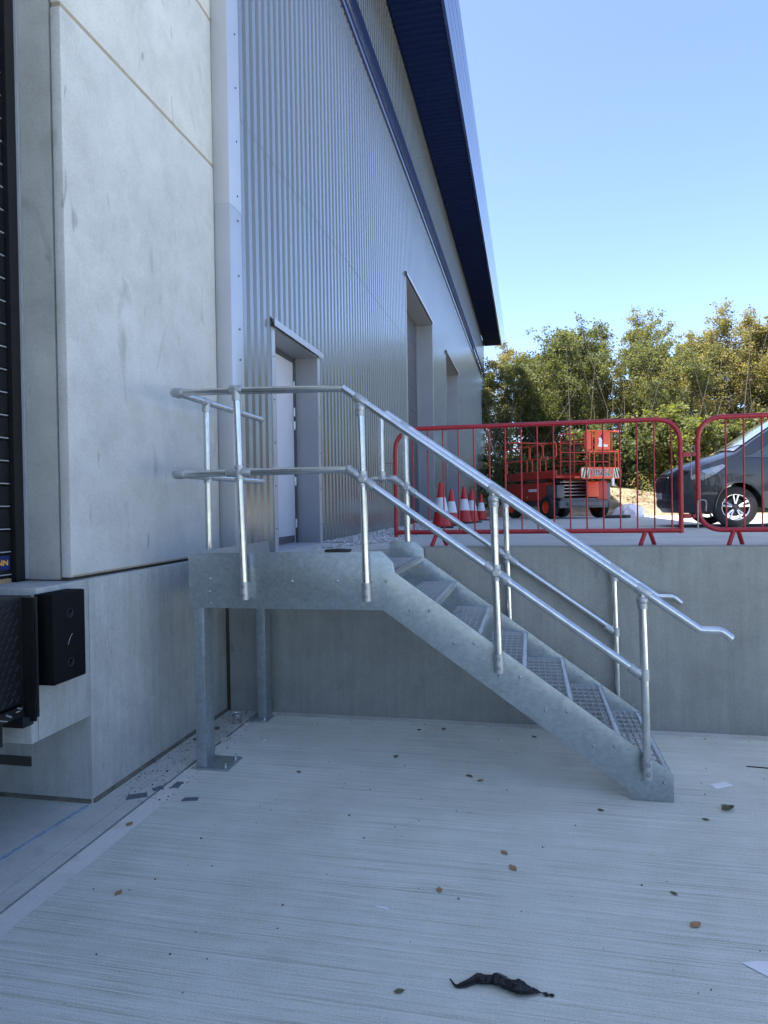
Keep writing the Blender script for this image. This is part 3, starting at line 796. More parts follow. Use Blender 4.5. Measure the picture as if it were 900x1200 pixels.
# fittings
def sleeve(a, b, r=.0305, name='rail_fitting', ball=None, extra=None):
    q = MB(); a = Vector(a); b = Vector(b); d_ = (b - a).normalized(); L = (b - a).length
    q.tube([a, a + d_ * .006, b - d_ * .006, b], r, 16, rs=[r - .003, r, r, r - .003])
    if ball: q.ball(ball[0], ball[1], 14)
    if extra:
        for (c, e, rr) in extra: q.tube([c, e], rr, 14)
    return q.build(name, M['cast'], st, smooth=True)
dS = Vector((1, 0, S)).normalized()
def on(x, yy=NYp, z=None): return Vector((x, yy, z if z is not None else zt(x)))
# corner elbows
for z in (2.632, 2.066):
    sleeve((LX, NYp, z), (LX + .065, NYp, z), .031, 'elbow', ((LX, NYp, z), .032), [((LX, NYp, z), (LX, NYp + .065, z), .031)])
    sleeve((LX, 5.845, z), (LX, 5.878, z), .029, 'end_cap', ((LX, 5.876, z), .026))
# post 1: tee at the top, cross at the middle
sleeve((-1.975, NYp, 2.630), (-1.885, NYp, 2.629), extra=[((-1.932, NYp, 2.645), (-1.930, NYp, 2.555), .0305)])
sleeve((-2.01, NYp, 2.068), (-1.83, NYp, 2.068), extra=[((-1.919, NYp, 2.115), (-1.917, NYp, 2.02), .031)])
# left side tees
sleeve((LX, 4.745, 2.632), (LX, 4.835, 2.632), extra=[((LX, 4.79, 2.632), (LX, 4.79, 2.56), .0305)])
sleeve((LX, 4.745, 2.065), (LX, 4.835, 2.065), extra=[((LX, 4.795, 2.11), (LX, 4.795, 2.02), .0305)])
sleeve((LX, 5.325, 2.632), (LX, 5.405, 2.632), extra=[((LX, 5.365, 2.632), (LX, 5.365, 2.57), .0295)])
sleeve((LX, 5.325, 2.063), (LX, 5.405, 2.063), extra=[((LX, 5.365, 2.063), (LX, 5.365, 2.12), .0295)])
# angle fittings where the rails turn down
sleeve(on(-1.15, z=2.068) + Vector((-.005, 0, 0)), on(-1.15, z=2.068) + dS * .075, .0300, 'elbow', (on(-1.15, z=2.068), .0305))
sleeve(on(-1.185, FYp, 2.6) , on(-1.185, FYp, 2.6) + dS * .06, .0290, 'elbow')
sleeve(on(-1.155, FYp, 2.053), on(-1.09, FYp, 2.050), .0300, 'elbow', (on(-1.11, FYp, 2.050), .0305), [((-1.11, FYp, 2.050), tuple(on(-1.11, FYp, 2.050) + dS * .07), .030)])
sleeve((-1.245, FYp, 2.056), (-1.185, FYp, 2.055), extra=[((-1.215, FYp, 2.06), (-1.215, FYp, 2.115), .0295)])
# swivel tees under the sloping handrail, swivel crosses on the mid rail
def swivel_top(x, yy, post_x):
    z = zt(x) + (.012 if yy > 5 else 0)
    c = Vector((x, yy, z))
    sleeve(c - dS * .045, c + dS * .045, .0305, ball=((post_x, yy, z - .055), .036), extra=[((post_x, yy, z - .06), (post_x + .001, yy, z - .105), .0305)])
def swivel_mid(x, yy, z0=2.068, xb=-1.15):
    z = z0 + (S if yy < 5 else -.706) * (x - xb)
    c = Vector((x, yy, z))
    sleeve(c - dS * .085, c - dS * .022, .0305); sleeve(c + dS * .022, c + dS * .095, .0305)
    q = MB(); q.lathe([(.0001, -.036), (.020, -.036), (.034, -.024), (.036, .0), (.034, .024), (.0001, .036)], tuple(c), 16, 'y')
    q.tube([c + Vector((-.001, 0, .05)), c - Vector((-.001, 0, .05))], .0300, 16)
    q.build('swivel_cross', M['cast'], st, smooth=True)
for x, px_ in ((-1.066, -1.065), (-.210, -.214), (.665, .662)): swivel_top(x, NYp, px_)
for x, px_ in ((-1.012, -1.011), (-.18, -.186), (.66, .656)): swivel_top(x, FYp, px_)
swivel_mid(-1.058, NYp); swivel_mid(-.205, NYp)
swivel_mid(-1.005, FYp, 2.052, -1.115); swivel_mid(-.178, FYp, 2.052, -1.115)
for yy, zz in ((NYp, .803), (FYp, .812)):
    c = Vector((.668, yy, zz - .020))
    sleeve(Vector((.62, yy, zz)) - dS * .045, Vector((.62, yy, zz)) + dS * .022, .0305, ball=(tuple(Vector((.632, yy, zz - .008))), .032), extra=[(c + Vector((0, 0, .032)), c - Vector((0, 0, .032)), .0305)])

# black rubber strip left lying on the stringer edge
q = MB(); q.prism([(-1.335, 1.521), (-1.16, 1.5225), (-1.158, 1.541), (-1.25, 1.545), (-1.337, 1.538)], SY0 - .012, SY0 + .03)
tag(q.build('rubber_strip', M['ink'], org=(-1.25, 4.37, 1.53), bevel=.003), 'short black rubber strip lying on the top edge of the stair landing', 'strip')

# ================================================================ BARRIERS
def barrier(x0, x1, round_bottom_left, label, bars_from, nb, feet):
    YB = 5.93; z0, z1 = 1.585, 2.495
    b = empty('pedestrian_barrier', (x0, YB, 1.463), label, 'barrier', 'red pedestrian barriers along the deck edge')
    q = MB(); rr = .21; r_ = .0195
    if round_bottom_left:
        path = fillet([(x1 - .3, YB, z0), (x0, YB, z0), (x0, YB, z1), (x1, YB, z1), (x1, YB, z0), (x1 - .31, YB, z0)], [.20, .20, .20, .20], 8)
    else:
        path = fillet([(x0, YB, z0 - .04), (x0, YB, z1), (x1, YB, z1), (x1, YB, z0 - .022)], [rr, rr], 8)
    q.tube(path, r_, 12)
    q.tube([(x0 + (.2 if round_bottom_left else 0), YB, z0), (x1 - (.2 if round_bottom_left else 0), YB, z0)], r_, 12)
    q.build('frame', M['red'], b, smooth=True)
    bar0 = None
    for i in range(nb):
        x = bars_from + .1335 * i
        if x > x1 - .06: break
        if bar0 is None:
            q = MB(); q.tube([(0, 0, z0 - 1.463), (0, 0, z1 - 1.463)], .0065, 8); bar0 = q.build('bar', M['red'], b, org=(0, 0, 0), smooth=True); bar0.location = (x - x0, 0, 0)
        else: inst(bar0, 'bar', b, (x - x0, 0, 0))
    for x in feet:
        q = MB(); q.tube([(x - .018, YB, z0 - .01), (x - .062, YB - .03, 1.464)], .0175, 10); q.tube([(x + .018, YB, z0 - .01), (x + .062, YB + .05, 1.464)], .0175, 10)
        q.build('foot', M['red'], b, smooth=True)
    return b
b1 = barrier(-1.15, 1.215, False, 'long red tubular barrier standing behind the stairs in front of the red lift', -1.15 + .16, 18, (-.77, .955))
for z in (2.20, 1.70):
    q = MB(); q.box(1.233, 1.29, 5.915, 5.945, z - .018, z + .018); q.build('hook_bracket', M['red'], b1)
q = MB(); q.tube(fillet([(1.295, 5.93, 2.02), (1.295, 5.93, 2.27), (1.325, 5.93, 2.27), (1.325, 5.93, 2.21)], .014, 4), .005, 8); q.build('hook_pin', M['peg'], b1, smooth=True)
q = MB(); q.tube(fillet([(1.335, 5.90, 1.60), (1.335, 5.90, 1.83), (1.40, 5.90, 1.83), (1.40, 5.92, 1.74)], .03, 5), .0065, 8); q.build('hook_pin', M['peg'], b1, smooth=True)
q = MB(); q.tube(fillet([(-1.17, 5.93, 2.20), (-1.26, 5.93, 2.20), (-1.26, 5.93, 1.95)], .03, 4), .005, 8); q.build('hook_pin', M['peg'], b1, smooth=True)
b2 = barrier(1.345, 3.65, True, 'second red tubular barrier with rounded lower corner in front of the dark van', 1.345 + .21, 18, (1.625, 3.3))
for z in (2.20, 1.70):
    q = MB(); q.box(1.305, 1.33, 5.917, 5.943, z - .015, z + .015); q.build('hook_bracket', M['red'], b2)

# ================================================================ CONES
def cone():
    c = empty('traffic_cone', (0, 0, 0), 'x', 'traffic cone', 'red and white traffic cones by the warehouse wall')
    q = MB(); q.box(-.20, .20, -.20, .20, 0, .03); q.build('base', M['tyre'], c, bevel=.012)
    q = MB(); q.lathe([(.165, .03), (.165, .05), (.150, .06), (.112, .27), (.112, .27)], seg=24); q.build('cone_body', M['cone_red'], c, smooth=True)
    q = MB(); q.lathe([(.0701, .50), (.03, .735), (.022, .75), (.0001, .75)], seg=24); q.build('cone_tip', M['cone_red'], c, smooth=True)
    q = MB(); q.lathe([(.112, .27), (.116, .27), (.073, .50), (.070, .50)], seg=24); q.build('reflective_sleeve', M['cone_white'], c, smooth=True)
    return c
cpos = [(-1.69, 13.4), (-1.504, 16.3), (-1.378, 17.0), (-1.282, 19.0), (-1.621, 14.6)]
clab = ['nearest and tallest looking red and white traffic cone by the warehouse', 'red and white cone second of the row along the wall', 'red and white cone third of the row along the wall',
        'smallest and farthest red and white cone along the wall', 'red and white cone half hidden directly behind the nearest cone']
c0 = cone()
for i, (x, yy) in enumerate(cpos):
    c = c0 if i == 0 else copy_tree(c0)
    c.location = (x, yy, deck_z(x, yy) + .001); c.rotation_euler = (0, 0, random.uniform(0, 1.5)); c['label'] = clab[i]
    c.scale = [(1.2,) * 3, (1.16,) * 3, (1.1,) * 3, (.98,) * 3, (1.05,) * 3][i]

# ================================================================ GRAVEL
gv = MB(); ico = [(0, 0, 1), (.894, 0, .447), (.276, .851, .447), (-.724, .526, .447), (-.724, -.526, .447), (.276, -.851, .447), (.724, .526, -.447), (-.276, .851, -.447), (-.894, 0, -.447), (-.276, -.851, -.447), (.724, -.526, -.447), (0, 0, -1)]
icf = [(0, 1, 2), (0, 2, 3), (0, 3, 4), (0, 4, 5), (0, 5, 1), (1, 6, 2), (2, 7, 3), (3, 8, 4), (4, 9, 5), (5, 10, 1), (6, 7, 2), (7, 8, 3), (8, 9, 4), (9, 10, 5), (10, 6, 1), (11, 7, 6), (11, 8, 7), (11, 9, 8), (11, 10, 9), (11, 6, 10)]
ICO = np.array(ico); V = []; Fc = []
def gx1(yy): return -1.95 + .04 * (yy - 8)
npb = 15000
for i in range(npb):
    yy = 6.7 + 14.0 * (i / npb) ** 1.35; x = random.uniform(CX + .0, min(-1.62, -2.10 + .42 * min(1, max(0, (yy - 6.7) / 1.6))))
    if yy < 8.3: x = random.uniform(-2.30, -1.98) if random.random() < .0 else x
    if 6.7 < yy < 8.32 and x < -2.12: continue
    s_ = random.uniform(.007, .016) * (1 + (yy - 7) * .07)
    q = ICO * np.array([s_ * random.uniform(.8, 1.3), s_ * random.uniform(.8, 1.3), s_ * random.uniform(.5, .9)]) + rng.normal(0, s_ * .12, (12, 3))
    q = q + np.array([x, yy, deck_z(x, yy) + random.uniform(.0, .02)])
    o_ = len(V) * 12; V.append(q); Fc += [(a + o_, b + o_, c + o_) for a, b, c in icf]
me = bpy.data.meshes.new('gravel'); me.from_pydata(np.concatenate(V).tolist(), [], Fc); me.materials.append(M['gravel'])
go = bpy.data.objects.new('gravel', me); col.objects.link(go); tag(go, 'pale grey gravel strip along the foot of the corrugated wall', 'gravel', kind='stuff')


# ================================================================ VAN
van = empty('parked_van', (2.31, 13.1, 1.361), 'dark blue grey panel van with alloy wheels parked side on behind the second barrier', 'van')
HW = .99
def vdef(v):
    x, y_, z = v
    s_ = 1 if y_ >= 0 else -1; a = abs(y_) / HW
    if z > 1.0: y_ *= 1 - .155 * ((z - 1.0) / .97) ** 1.25
    if z < .5: y_ *= 1 - .05 * ((.5 - z) / .3)
    if x < 1.0: y_ *= 1 - .13 * ((1.0 - x) / 1.0) ** 2
    if x > 4.6: y_ *= 1 - .05 * ((x - 4.6) / .37) ** 2
    if x < 1.3: x += .20 * a ** 3.2 * (1 - max(0, x) / 1.3)
    if z > 1.75: z -= .05 * a ** 4
    if .85 < z and x < 2.1 and z < 1.9: z -= .07 * a ** 3
    return (x, y_, z)
def arch(cx, r=.405, z0=.30, n=12):
    out = []
    for i in range(n + 1):
        t = math.pi * i / n
        out.append((cx + r * math.cos(t), .34 + r * math.sin(t)))
    return out
prof = [(.10, .25), (.02, .36), (.0, .58), (.01, .80), (.05, .93), (.17, 1.02), (.45, 1.13), (.80, 1.235), (.98, 1.29), (1.30, 1.50), (1.62, 1.72), (1.86, 1.865), (2.10, 1.935), (2.6, 1.965), (3.4, 1.97), (4.3, 1.955), (4.80, 1.91), (4.90, 1.80), (4.965, 1.1), (4.97, .55), (4.93, .28)]
prof += [(4.40, .28)] + [p for p in arch(3.95)] + [(3.50, .27), (1.70, .25)] + [p for p in arch(1.02)] + [(.58, .25)]
def sliced(prof_, y0, y1, defm, dx=.16, dz=.12, dy=.22):
    q = MB(); q.prism(prof_, y0, y1)
    bm = bmesh.new(); vs_ = [bm.verts.new(v) for v in q.v]; [bm.faces.new([vs_[i] for i in f]) for f in q.f]
    xs_ = [v[0] for v in q.v]; zs_ = [v[2] for v in q.v]
    def cut(co, no):
        bmesh.ops.bisect_plane(bm, geom=bm.verts[:] + bm.edges[:] + bm.faces[:], plane_co=co, plane_no=no, dist=1e-5)
    x = math.ceil(min(xs_) / dx) * dx
    while x < max(xs_): cut((x, 0, 0), (1, 0, 0)); x += dx
    z = math.ceil(min(zs_) / dz) * dz
    while z < max(zs_): cut((0, 0, z), (0, 0, 1)); z += dz
    yy = y0 + dy * .3
    while yy < y1: cut((0, yy, 0), (0, 1, 0)); yy += dy
    out = MB(); bm.verts.index_update(); out.v = [defm(tuple(v.co)) for v in bm.verts]; out.f = [tuple(v.index for v in f.verts) for f in bm.faces]; out.mi = [0] * len(out.f); bm.free()
    return out
ORG['parked_van'] = (0, 0, 0)
vb = sliced(prof, -HW, HW, vdef).build('body', M['vanpaint'], van, smooth=True, angle=32)
def sidepatch(poly, off=.006, side=-1, dx=.15, dz=.12, dm=vdef, thick=.004):
    q = sliced(poly, 0, .5, lambda v: v, dx, dz, 9)
    out = MB(); vs_ = []
    for (x, yy, z) in q.v:
        b = dm((x, side * HW, z))
        vs_.append((b[0], b[1] + side * (off if yy < .25 else off - thick), b[2]))
    out.v = vs_; out.f = q.f; out.mi = [0] * len(q.f); return out
for sd in (-1, 1):
    w1 = sidepatch([(1.32, 1.27), (1.62, 1.50), (1.90, 1.70), (2.05, 1.76), (2.52, 1.78), (2.52, 1.22), (1.75, 1.20)], .008, sd)
    w1.build('side_window', M['glass'], van, smooth=True)
    sidepatch([(1.06, 1.235), (1.27, 1.265), (1.52, 1.42), (1.60, 1.205)], .007, sd).build('quarter_window', M['glass'], van, smooth=True)
    sidepatch([(2.60, .34), (2.604, .34), (2.604, 1.88), (2.60, 1.88)], .002, sd).build('door_gap', M['ink'], van)
    sidepatch([(1.62, .62), (1.628, .62), (1.60, .98), (1.60, 1.21), (1.592, 1.21), (1.592, .98)], .002, sd).build('door_gap', M['ink'], van)
    sidepatch([(1.55, 1.085), (4.85, 1.03), (4.85, 1.018), (1.55, 1.073)], .002, sd).build('crease_shade', M['ink'], van)  # black strip paints the shade line of the body crease
    sidepatch([(1.55, .48), (3.45, .48), (3.45, .40), (1.55, .40)], .02, sd, thick=.03).build('side_moulding', M['plastic'], van, smooth=True)
    sidepatch([(2.36, 1.02), (2.50, 1.02), (2.50, .985), (2.36, .985)], .03, sd, thick=.03).build('door_handle', M['vanpaint'], van, bevel=.006)
    # headlamp wrapping round the corner
    sidepatch([(.18, .80), (.16, .93), (.40, 1.04), (.74, 1.12), (.80, 1.09), (.60, .96), (.38, .86)], .010, sd, dx=.08, dz=.06).build('headlamp', M['lamp'], van, smooth=True)
    sidepatch([(.12, .40), (.12, .52), (.30, .54), (.36, .42)], .008, sd, dx=.08, dz=.06).build('fog_lamp_bezel', M['plastic'], van, smooth=True)
# windscreen following the nose profile
q = MB(); wp = [(1.00, 1.312), (1.15, 1.41), (1.31, 1.514), (1.47, 1.624), (1.62, 1.727), (1.76, 1.812), (1.84, 1.86)]
ny = 13; V_ = []
for (x, z) in wp:
    for j in range(ny):
        yy = (-.86 + 1.72 * j / (ny - 1)); V_.append(vdef((x - .004, yy, z + .006)))
q.add(V_, [(i * ny + j, i * ny + j + 1, (i + 1) * ny + j + 1, (i + 1) * ny + j) for i in range(len(wp) - 1) for j in range(ny - 1)])
q.build('windscreen', M['screen'], van, smooth=True)
for s_ in (-.5, .15):
    q = MB(); q.tube([vdef((.99, s_, 1.335)), vdef((1.09, s_ - .30, 1.40)), vdef((1.14, s_ - .50, 1.435))], .008, 6); q.build('wiper', M['ink'], van)
# front: grille, bumper insert, plate, badge-less bars
def front(y0, y1, z0, z1, out, mat, name, ny=9, nz=3):
    q = MB(); V_ = []
    def px(z):
        for (a, b) in zip(prof, prof[1:7]):
            if min(a[1], b[1]) <= z <= max(a[1], b[1]): return a[0] + (b[0] - a[0]) * (z - a[1]) / (b[1] - a[1])
        return 0
    for lay in (out, -.02):
        for i in range(nz + 1):
            for j in range(ny + 1):
                z = z0 + (z1 - z0) * i / nz; p = vdef((px(z), y0 + (y1 - y0) * j / ny, z)); V_.append((p[0] - lay, p[1], p[2]))
    k = (nz + 1) * (ny + 1); F_ = []
    for i in range(nz):
        for j in range(ny):
            a = i * (ny + 1) + j; F_.append((a, a + 1, a + ny + 2, a + ny + 1))
    for i in range(nz):
        for j in (0, ny):
            a = i * (ny + 1) + j; F_.append((a, a + ny + 1, a + ny + 1 + k, a + k))
    for j in range(ny):
        for i in (0, nz):
            a = i * (ny + 1) + j; F_.append((a, a + 1, a + 1 + k, a + k))
    q.add(V_, F_); return q.build(name, mat, van, smooth=True)
front(-.62, .62, .62, .92, .006, M['ink'], 'grille')
for z in (.66, .73, .80, .87): front(-.60, .60, z, z + .018, .016, M['chrome'] if z > .85 else M['plastic'], 'grille_bar', nz=1)
front(-.70, .70, .33, .46, .006, M['ink'], 'lower_grille')
front(-.26, .26, .49, .60, .014, M['plate'], 'number_plate', nz=1)
# underbody and inner arches
q = MB(); q.box(.55, 4.7, -.62, .62, .24, .55); q.build('underbody', M['ink'], van)
# mirrors
for sd in (-1, 1):
    q = MB(); q.ball((1.70, sd * 1.10, 1.33), (.10, .13), 16); q.v = [(1.70 + (v[0] - 1.70) * .75, sd * 1.10 + (v[1] - sd * 1.10) * 1.25, v[2]) for v in q.v]
    mr = q.build('mirror', M['plastic'], van, smooth=True)
    q = MB(); q.tube([(1.66, sd * .93, 1.22), (1.68, sd * 1.08, 1.25)], .035, 10); q.build('mirror_arm', M['vanpaint'], mr, smooth=True)
# wheels
def wheel(cx, cy, sd):
    wv = MB(); T = [(.215, -.10), (.30, -.105), (.335, -.085), (.34, -.04), (.34, .04), (.335, .085), (.30, .105), (.215, .10)]
    wv.lathe(T, (cx, cy, .34), 40, 'y'); w_ = wv.build('wheel', M['tyre'], van, smooth=True)
    yo = cy + sd * .085
    q = MB(); q.lathe([(.216, -.19 * sd), (.205, -.17 * sd), (.205, -.005), (.232, .012 * sd), (.238, .008 * sd), (.232, 0)], (cx, yo, .34), 40, 'y'); q.build('rim', M['alloy'], w_, smooth=True)
    q = MB(); q.lathe([(.0001, -.06 * sd), (.15, -.06 * sd)], (cx, yo, .34), 24, 'y'); q.build('brake_disc', M['alloydark'], w_)
    for i in range(5):
        q = MB()
        for off in (-.19, .19):
            a0 = 2 * math.pi * i / 5 + .3; a1 = a0 + off
            c0_ = Vector((cx + .055 * math.cos(a0 + off * .6), yo - sd * .012, .34 + .055 * math.sin(a0 + off * .6))); c1_ = Vector((cx + .212 * math.cos(a1), yo + sd * .002, .34 + .212 * math.sin(a1)))
            q.tube([c0_, c1_], .014, 6, rs=[.013, .020])
        q.build('spoke', M['alloy'], w_, smooth=True)
    q = MB(); q.lathe([(.0001, .004 * sd), (.035, .003 * sd), (.06, -.012 * sd), (.06, -.03 * sd)], (cx, yo, .34), 20, 'y'); q.build('hub', M['alloydark'], w_, smooth=True)
for cx in (1.02, 3.95):
    wheel(cx, -.86, -1); wheel(cx, .86, 1)
for (a, b) in ((.595, 1.445), (3.525, 4.375)):
    for sd in (-1, 1):
        c_ = (a + b) / 2
        q = MB(); q.tube([vdef((c_ + .418 * math.cos(t), sd * (HW + .004), .34 + .418 * math.sin(t))) for t in np.linspace(-.15, math.pi + .15, 22)], .018, 8); q.build('arch_trim', M['vanpaint'], van, smooth=True)

# ================================================================ SCISSOR LIFT
lf = empty('scissor_lift', (.80, 19.45, 1.361), 'orange red scissor lift with folded platform and striped end board parked before the trees', 'scissor lift', rotz=0)
lf.rotation_euler = (0, 0, R(33)); ORG['scissor_lift'] = (0, 0, 0)
# local frame: x runs along the end facing the yard (width 0..1.75), y runs back along the length (0..2.75)
q = MB(); q.box(.18, 1.60, .12, 2.65, .34, .58); q.box(.05, 1.70, .0, .10, .30, .50); q.box(.30, 1.45, -.06, .0, .36, .46); q.build('chassis', M['lift_grey'], lf, bevel=.015)
q = MB(); q.box(.0, .34, .62, 2.62, .52, 1.04); cab = q.build('side_cabinet', M['lift_shaded'], lf, bevel=.03)
q = MB(); q.box(-.006, -.001, .95, 1.45, .78, .86); q.build('decal', M['white'], cab)
q = MB(); q.box(-.008, -.002, 1.5, 1.56, .60, .66); q.build('decal', M['gold'], cab)
q = MB(); q.box(1.40, 1.76, .10, 2.62, .52, 1.06); q.build('side_cabinet', M['lift_shaded'], lf, bevel=.03)
q = MB(); q.box(1.02, 1.40, .02, .12, .60, 1.04); q.build('end_cabinet', M['lift_red'], lf, bevel=.02)
q = MB(); q.box(.02, .26, .06, .56, .58, .95); q.build('step_box', M['lift_grey'], lf, bevel=.02)
q = MB(); q.box(1.74, 1.95, .2, .7, .30, 1.0); q.build('outrigger_box', M['lift_grey'], lf, bevel=.02)
for cx, cy in ((.02, .45), (.02, 2.25), (1.74, .45), (1.74, 2.25)):
    sd = -1 if cx < 1 else 1
    T = [(.17, -.12), (.29, -.125), (.325, -.09), (.33, 0), (.325, .09), (.29, .125), (.17, .12)]
    q = MB(); q.lathe([(r_, h) for r_, h in T], (cx, cy, .33), 28, 'x'); w_ = q.build('wheel', M['tyre'], lf, smooth=True)
    q = MB(); q.lathe([(.0001, .07 * sd), (.07, .075 * sd), (.09, .03 * sd), (.16, .05 * sd), (.172, .115 * sd), (.168, -.1 * sd)], (cx, cy, .33), 24, 'x'); q.build('hub', M['lift_red'], w_, smooth=True)
for k in range(5):
    z = .66 + k * .095
    for xx in (.40, 1.28):
        q = MB(); q.obox((xx, 1.4, z), (.03, 1.12, .032), Matrix.Rotation(R(1.6 if k % 2 else -1.6), 3, 'X')); q.build('scissor_arm', M['lift_grey'], lf, bevel=.006)
    q = MB(); q.tube([(.35, .38, z), (1.34, .38, z)], .022, 10); q.build('cross_shaft', M['hinge'], lf, smooth=True)
# platform and extension deck
q = MB(); q.box(-.06, 1.78, .0, 2.72, 1.14, 1.21); q.box(-.06, -.02, 0, 2.72, 1.21, 1.36); q.box(1.74, 1.78, 0, 2.72, 1.21, 1.36); q.build('platform_deck', M['lift_shaded'], lf, bevel=.006)
q = MB(); q.box(.25, 1.72, -.42, .0, 1.12, 1.17); q.build('extension_deck', M['lift_red'], lf, bevel=.006)
bd = MB(); bd.prism([(.42, 1.16), (.48, 1.10), (1.72, 1.10), (1.78, 1.16), (1.78, 1.36), (1.72, 1.42), (.48, 1.42), (.42, 1.36)], -.47, -.44); board = bd.build('end_board', M['lift_red'], lf, bevel=.004)
for (xa, sgn) in ((.435, 1), (1.50, -1)):
    q = MB(); q.box(xa, xa + .265, -.475, -.4715, 1.125, 1.395); q.build('hazard_panel', M['cream'], board)
    for k in range(3):
        x0 = xa + .02 + k * .085
        pp = [(x0, 1.13), (x0 + .04, 1.13), (x0 + .04 + .07, 1.39), (x0 + .07, 1.39)]
        if sgn > 0: pass
        else: pp = [(2 * xa + .265 - a, b) for a, b in pp][::-1]
        q = MB(); q.prism([(min(max(a, xa + .003), xa + .262), b) for a, b in pp], -.479, -.4755); q.build('stripe', M['ink'], board)
mwt = Matrix.Translation((1.10, -.4735, 1.26)) @ Matrix.Rotation(math.pi / 2, 4, 'X')
text('lettering', 'DINGLI', .24, M['white'], board, mwt, 'CENTER', .0008, .014, .92)
mwt = Matrix.Translation((1.10, -.4765, 1.26)) @ Matrix.Rotation(math.pi / 2, 4, 'X')
text('lettering', 'DINGLI', .24, M['ink'], board, mwt, 'CENTER', .0008, .004, .92)
def rails(pts, r=.020, name='guard_rail', mat='lift_red', fr_=.12):
    q = MB(); q.tube(fillet([tuple(p) for p in pts], fr_, 5), r, 10); return q.build(name, M[mat], lf, smooth=True)
# upper guard gate on the extension, with its panel
rails([(1.15, -.45, 1.86), (.58, -.45, 1.86), (.58, -.45, 2.42), (1.76, -.45, 2.42), (1.76, -.45, 1.86), (1.14, -.45, 1.86)])
for x in (.72, .88, 1.58, 1.70): rails([(x, -.45, 1.41), (x, -.45, 1.87)], .020, 'guard_post')
for x in (.82, 1.48): rails([(x, -.45, 1.86), (x, -.45, 2.42)], .018, 'guard_post')
q = MB(); q.box(.90, 1.42, -.462, -.450, 1.90, 2.39); gp = q.build('gate_panel', M['lift_red'], lf, bevel=.005)
q = MB(); q.prism([(1.00, 1.98), (1.32, 1.98), (1.34, 2.04), (1.18, 2.06), (1.14, 2.16), (1.10, 2.24), (1.03, 2.22), (1.04, 2.10)], -.4665, -.4625); q.build('decal', M['white'], gp)
q = MB(); q.prism([(1.09, 2.25), (1.14, 2.19), (1.20, 2.22), (1.18, 2.30), (1.12, 2.32)], -.4665, -.4625); q.build('decal', M['ink'], gp)
q = MB(); q.box(.60, .78, -.460, -.454, 1.90, 2.38); q.build('gate_panel', M['lift_red'], lf, bevel=.004)
# side guard frames over the main platform
for (ya, yb_) in ((.0, .62), (.66, 1.30), (1.34, 2.70)):
    rails([(-.04, (ya + yb_) / 2 - .02, 1.72), (-.04, ya, 1.72), (-.04, ya, 2.12), (-.04, yb_, 2.12), (-.04, yb_, 1.72), (-.04, (ya + yb_) / 2, 1.72)], .020, 'guard_rail', 'lift_red', .09)
    for yy in (ya + .12, yb_ - .12): rails([(-.04, yy, 1.30), (-.04, yy, 1.73)], .018, 'guard_post')
rails([(1.76, 0, 1.3), (1.76, 0, 2.36), (1.76, 2.7, 2.36), (1.76, 2.7, 1.3)], .02, 'guard_rail', 'lift_shaded', .1)
for z in (1.62, 1.85, 2.1): rails([(1.76, 0, z), (1.76, 2.7, z)], .015, 'guard_rail', 'lift_shaded')
for x in (.1, .55): rails([(x, 0.0, 1.2), (x, 0.0, 2.36)], .02, 'guard_post', 'lift_shaded')
rails([(.1, 0, 2.36), (.55, 0, 2.36)], .018, 'guard_rail', 'lift_shaded')
for z in (1.6, 1.85, 2.1): rails([(.1, 0, z), (1.76, 0, z)], .014, 'guard_rail', 'lift_shaded')
rails([(-.04, 2.7, 1.3), (-.04, 2.7, 2.36), (1.76, 2.7, 2.36)], .02, 'guard_rail', 'lift_shaded', .1)
q = MB(); q.box(.62, .80, .05, .17, 1.85, 2.15); q.build('control_box', M['ink'], lf, bevel=.02)
q = MB(); q.box(1.44, 1.52, -.50, -.44, .9, 1.12); q.build('work_lamp', M['white'], lf, bevel=.01)
# white plastic sheet heap near the lift
def heap(name, c, sx, sy, sz, mat, label, cat, n=18, rough=.5, seed=1):
    r_ = np.random.default_rng(seed); q = MB(); V_ = []; m_ = 9
    ph = r_.uniform(0, 6, 6)
    for i in range(m_ + 1):
        for j in range(n):
            a = 2 * math.pi * j / n; t = i / m_
            rad = math.cos(t * math.pi / 2) ** .7 * (1 + .22 * math.sin(3 * a + ph[0]) + .12 * math.sin(7 * a + ph[1] + 4 * t))
            h = sz * t ** .8 * (1 + .22 * math.sin(2 * a + ph[2]) * (1 - t)) + sz * .08 * math.sin(9 * a + 7 * t + ph[3]) * (0 < i < m_)
            V_.append((c[0] + sx * rad * math.cos(a) + r_.uniform(-.1, .1) * sx * rough * (i > 0), c[1] + sy * rad * math.sin(a), c[2] + max(0.002, h)))
    q.add(V_, [(i * n + j, i * n + (j + 1) % n, (i + 1) * n + (j + 1) % n, (i + 1) * n + j) for i in range(m_) for j in range(n)])
    q.add([V_[k] for k in range(m_ * n, m_ * n + n)], [tuple(range(n))])
    return tag(q.build(name, mat, org=c, smooth=False), label, cat)
heap('plastic_sheet', (2.85, 20.6, 1.361), .42, .3, .40, M['bag'], 'crumpled white plastic sheet heaped on the ground between the lift and the van', 'plastic sheet', seed=4)
q = MB(); q.tube([(2.03, 19.75, 1.40), (2.6, 19.85, 1.40), (2.75, 20.0, 1.40)], .05, 8)
tag(q.build('timber_baulk', M['ink'], org=(2.3, 19.8, 1.361)), 'dark timber baulk lying on the ground beside the lift', 'timber')

